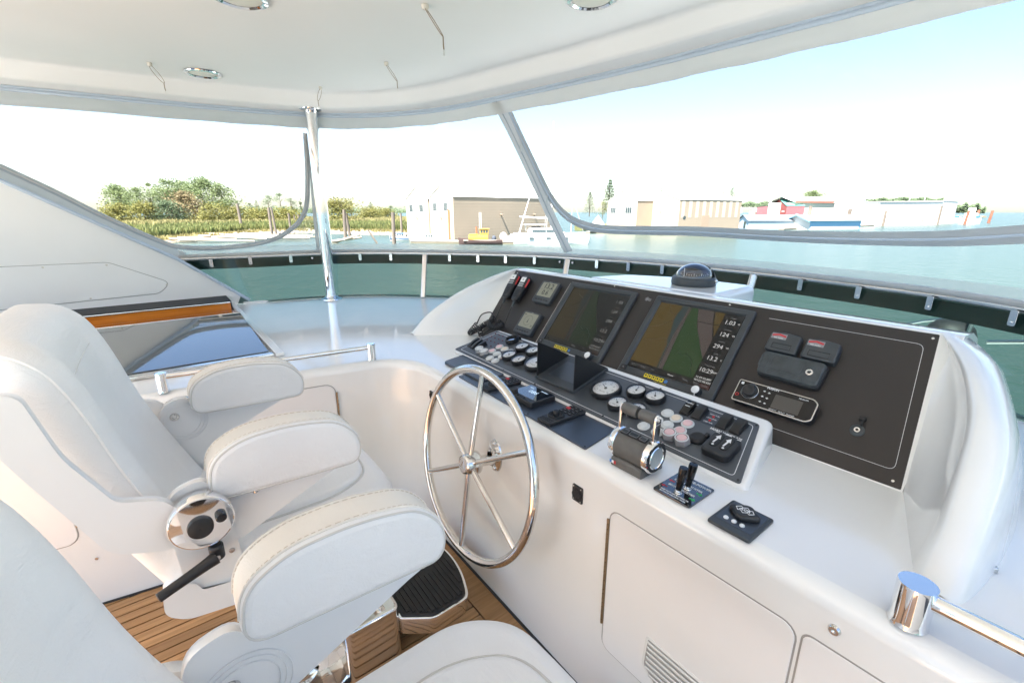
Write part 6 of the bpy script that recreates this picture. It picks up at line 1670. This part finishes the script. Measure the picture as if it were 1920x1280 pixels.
# low spit under the island wood and quay under the harbour
def sheet(px_pairs, z, name, mat):
    P = [W(*p) for p in px_pairs]; o = MB().add([(p[0], p[1], z) for p in P], [tuple(range(len(P)))]).build(name, mat, kind='structure'); return o
A_, B_ = W(1786, d=880), W(1848, d=860)
MB().tube([A_ + np.array([0,0,1.0]), B_ + np.array([0,0,.6])], 4.0, 8, flat=.4).build('island_shore', 'mud', kind='structure')
A_, B_ = W(1092,436), W(1440,424)
MB().tube([W(1085,434)+np.array([6,6,.9]), W(1250,430)+np.array([12,12,.9]), W(1420,422)+np.array([14,14,.9])], 2.4, 6, flat=.6).build('harbour_bank', 'marsh', kind='structure')
# floating docks
def dock(px0, py0, px1, py1, label, w=2.2):
    a, b = W(px0, py0), W(px1, py1); d = nrm(b-a); n = np.array([-d[1], d[0], 0]); L = np.linalg.norm(b-a)
    t = thing('floating_dock', label, 'dock', loc=tuple(a)); Lm = Matrix(((d[0], n[0],0,0),(d[1], n[1],0,0),(0,0,1,0),(0,0,0,1)))
    MB().box(0, L, 0, w, .35, .6, T=Lm).build('dock_deck', 'dock_wood', t); MB().box(0, L, .1, w-.1, -.3, .35, T=Lm).build('float', 'mud', t)
dock(1098,437.5,1290,442.5,'long pale floating dock on the water below the grey zip band'); dock(1236,441.5,1352,440,'thin floating dock at the right end of the pale dock')
dock(770,456,985,457.5,'floating dock along the big boathouse behind the tug'); dock(1470,431,1640,424,'floating dock in front of the blue boathouse')
# ---- boats
def hull_mb(L, Bm, H, sheer=.25, tr=.8, n=12):
    rings = []
    for i in range(n+1):
        f = i/n; x = (f-.5)*L; b = Bm/2*(tr + (1-tr)*sin(pi*min(f*1.4,1)/2)) * (1 if f < .55 else max(.03, 1-((f-.55)/.45)**2.2)); z = H + sheer*H*(f-.35)**2*2.2
        xo = x + .08*L*max(0, f-.7)
        rings.append([(x,-b*.15,-.5),(x,-b*.75,-.1),(xo,-b,z*.6),(xo,-b,z),(xo,b,z),(xo,b,z*.6),(x,b*.75,-.1),(x,b*.15,-.5)])
    return MB().loft(rings)
def boat_root(name, label, px, py, head_deg, cat='boat'):
    p = W(px, py); t = thing(name, label, cat, loc=tuple(p)); t.rotation_euler = (0,0,atan2(RT[1],RT[0]) + radians(head_deg)); return t, p
def wdt(px, py, dpx): return dpx*(W(px,py) @ FW)/FPX
# blue and white fishing boat
t, p = boat_root('motor_boat', 'small white cabin boat with blue stripe and blue roof', 750, 452, 180); L = wdt(750,452,36)
hull_mb(L, L*.34, .9).build('hull', 'boat_white', t); MB().box(-L*.48,L*.45,-L*.178,L*.178,.62,.82).build('stripe', 'boat_blue', t)
MB().box(-L*.25,L*.15,-L*.12,L*.12,.8,1.75,.08).build('cabin', 'boat_white', t); MB().box(-L*.32,L*.2,-L*.14,L*.14,1.75,1.87,.04).build('roof', 'boat_blue', t)
for s in (-1,1):
    for k in range(3): MB().box(-L*.22+k*L*.12, -L*.13+k*L*.12, s*L*.121-.02, s*L*.121+.02, 1.15, 1.6).build('window', 'window_dark', t)
MB().box(L*.4,L*.5,-.3,.3,.3,1.1,.08).build('outboard', 'canvas_dark', t)
t, p = boat_root('motor_boat', 'small pale cabin boat moored between the two gables', 807, 455, 0); L = wdt(807,455,30)
hull_mb(L, L*.36, .8).build('hull', 'boat_white', t); MB().box(-L*.3,L*.22,-L*.14,L*.14,.75,1.9,.12).build('cabin', 'boat_white', t)
for k in range(3): MB().box(-L*.24+k*L*.15, -L*.13+k*L*.15, -L*.16, -L*.138, 1.25, 1.7).build('window', 'window_dark', t)
# yellow tug
t, p = boat_root('tug_boat', 'old yellow cabin tug boat with a dark red hull', 902, 458.5, 180); L = wdt(902,458,80)
hull_mb(L, L*.26, .85, .7).build('hull', 'tug_hull', t)
MB().box(-L*.36,L*.40,-L*.10,L*.10,.8,1.0).build('deck', 'dock_wood', t)
MB().box(-L*.17,L*.28,-L*.085,L*.085,1.0,2.0,.05).build('deckhouse', 'tug_yellow', t)
MB().box(-L*.18,L*.02,-L*.085,L*.085,2.0,3.1,.05).build('wheelhouse', 'tug_yellow', t); MB().box(-L*.2,L*.04,-L*.1,L*.1,3.1,3.25).build('wheelhouse_roof', 'tug_yellow', t)
for k in range(3): MB().box(-L*.165+k*L*.06, -L*.12+k*L*.06, L*.085, L*.087, 2.4, 2.95).build('window', 'window_dark', t)
MB().box(L*.06,L*.26,-L*.09,L*.09,2.0,2.15).build('rail_box', 'tug_yellow', t)
MB().cyl(.16, 2.0, 3.6, 10, T=Matrix.Translation((L*.1,0,0))).build('funnel', 'rust', t)
for x in (.03,-.01): MB().tube([(L*x,0,3.2),(L*x,0,z_at(p,398)-WATER)], .045, 6).build('aerial', 'boat_white', t)
MB().ball(.5, (-L*.30,0,1.2), 10, 6, 1.4).build('covered_winch', 'canvas_dark', t)
t2_ = thing('dinghy', 'grey dinghy stood on edge beside the tug on the dock', 'dinghy', loc=tuple(W(942,457)+np.array([1,1,.6]))); MB().ball(.8,(0,0,.8),12,8,1.2).build('hull', 'lamp_clear', t2_)
# catamaran
t, p = boat_root('catamaran', 'white sailing catamaran with a boom moored at the diagonal seam', 1030, 456, 0); L = wdt(1030,456,140)
for s in (-1,1):
    o = hull_mb(L*.96, L*.11, 2.0, .12, .6).build('hull', 'boat_white', t); o.location = (0, s*L*.19, 0)
    for k in range(3): MB().box(-L*.28+k*L*.22, -L*.22+k*L*.22, s*L*.19-L*.057, s*L*.19+L*.057, 1.15, 1.45).build('window', 'window_dark', t)
MB().box(-L*.42,L*.28,-L*.2,L*.2,1.5,2.0,.1).build('bridge_deck', 'boat_white', t)
MB().rprism(roundpoly([(-L*.30,2.0),(L*.22,2.0),(L*.10,3.2),(-L*.28,3.3)], .5, 4), -L*.16, L*.16, .2, .2, 3, T=AX_Y).build('saloon', 'boat_white', t)
for s in (-1,1): MB().rprism(roundpoly([(-L*.24,2.35),(L*.14,2.35),(L*.09,2.9),(-L*.24,2.95)], .12, 3), -.02, .02, T=Matrix.Translation((0,s*(L*.16+.005),0)) @ AX_Y).build('window', 'window_dark', t)
MB().box(-L*.34,-L*.05,-L*.14,L*.14,3.9,4.05).build('bimini', 'boat_white', t)
for (x, y) in ((-.32,.12),(-.32,-.12),(-.08,.12),(-.08,-.12)): MB().tube([(L*x,L*y,2.6),(L*x,L*y,3.95)], .05, 6).build('post', 'steel', t)
MB().box(-L*.24,-L*.12,-L*.10,L*.10,2.7,3.5).build('helm_screen', 'canvas_dark', t)
ms = z_at(p, 228) - WATER
MB().tube([(L*.02,0,2.5),(L*.02,0,ms)], [.16,.10], 8).build('mast', 'boat_white', t)
MB().tube([(L*.02,0,5.2),(-L*.40,0,5.6)], .14, 8).build('boom', 'boat_white', t)
MB().tube([(L*.46,0,1.9),(L*.02,0,ms*.9)], .03, 5).build('forestay', 'lamp_clear', t)
for s in (-1,1): MB().tube([(-L*.06,s*L*.19,2.0),(L*.02,0,ms*.88)], .03, 5).build('shroud', 'lamp_clear', t)
# small sailing yacht with a slanted boom in front of the long wall
t, p = boat_root('sailing_boat', 'small white sailing boat with a leaning pale spar by the long wall', 965, 454.5, 200); L = wdt(965,455,40)
hull_mb(L, L*.3, 1.3).build('hull', 'boat_white', t); MB().box(-L*.2,L*.2,-L*.1,L*.1,1.2,1.8,.15).build('cabin', 'boat_white', t)
MB().tube([(-L*.2,0,1.6),(-L*.72,0,z_at(p,372)-WATER)], [.14,.10], 8).build('spar', 'boat_white', t)
# motor yacht partly behind the grey band
t, p = boat_root('motor_yacht', 'white motor yacht moored against the striped boathouse', 1338, 434, 180); L = wdt(1338,434,76)
hull_mb(L, L*.27, 2.6, .3).build('hull', 'boat_white', t)
MB().rprism(roundpoly([(-L*.36,2.6),(L*.30,2.6),(L*.16,5.0),(-L*.36,5.2)], .7, 4), -L*.10, L*.10, .3, .3, 3, T=AX_Y).build('deckhouse', 'boat_white', t)
for s in (-1,1): MB().rprism(roundpoly([(-L*.28,3.3),(L*.20,3.3),(L*.12,4.3),(-L*.28,4.4)], .2, 3), -.03, .03, T=Matrix.Translation((0,s*(L*.1+.01),0)) @ AX_Y).build('window', 'window_dark', t)
MB().box(-L*.30,L*.06,-L*.09,L*.09,5.2,5.9,.1).build('flybridge', 'boat_white', t); MB().box(-L*.30,L*.0,-L*.09,L*.09,7.1,7.3,.05).build('bimini', 'boat_white', t)
for (x, y) in ((-.28,.08),(-.28,-.08),(-.03,.08),(-.03,-.08)): MB().tube([(L*x,L*y,5.8),(L*x,L*y,7.2)], .06, 6).build('post', 'boat_white', t)
# sail boat with a mast by the barn
t, p = boat_root('sailing_boat', 'white fishing boat with a mast before the red barn', 1437, 428, 180); L = wdt(1437,428,38)
hull_mb(L, L*.28, 1.6, .5).build('hull', 'boat_white', t); MB().box(-L*.1,L*.22,-L*.09,L*.09,1.6,3.2,.15).build('cabin', 'boat_white', t)
MB().tube([(-L*.05,0,1.6),(-L*.05,0,z_at(p,374)-WATER)], .16, 7).build('mast', 'boat_white', t)
MB().rprism(circ(1.0, 12), -.3, .3, T=Matrix.Translation((-L*.05,0,z_at(p,385)-WATER)) @ AX_Y).build('radar', 'boat_white', t)
# boats off the point
t, p = boat_root('motor_yacht', 'white flybridge yacht with blue canvas at the point, nearer the open water', 1815, 419.5, 180); L = wdt(1815,419,36)
hull_mb(L, L*.28, 3.0, .3).build('hull', 'boat_white', t); MB().box(-L*.3,L*.2,-L*.1,L*.1,3,6,.4).build('deckhouse', 'boat_white', t); MB().box(-L*.15,L*.1,-L*.08,L*.08,6,9,.4).build('flybridge', 'boat_white', t); MB().box(-L*.42,-L*.2,-L*.12,L*.12,3.2,4.6,.2).build('canvas_cover', 'boat_blue', t)
t, p = boat_root('motor_yacht', 'white launch with a blue cover tied beside the hangar end', 1792, 418, 180); L = wdt(1792,418,26)
hull_mb(L, L*.3, 3.0, .3).build('hull', 'boat_white', t); MB().box(-L*.35,L*.25,-L*.12,L*.12,3,4.4,.3).build('canvas_cover', 'boat_blue', t)
# distant masts
for (px, yt, lab) in ((1700,342,'tall pale mast rising behind the hangar, left of two'),(1728,340,'tall pale mast rising behind the hangar, right of two'),(1072,330,'thin pale mast just right of the catamaran mast')):
    d = 420 if px > 1200 else 130; p = W(px, d=d); o = MB().tube([(0,0,0),(0,0,z_at(p, yt)-WATER)], [d*.0006, d*.0004], 6).build('mast', 'boat_white'); o.location = tuple(p); tag(o, lab, 'mast')
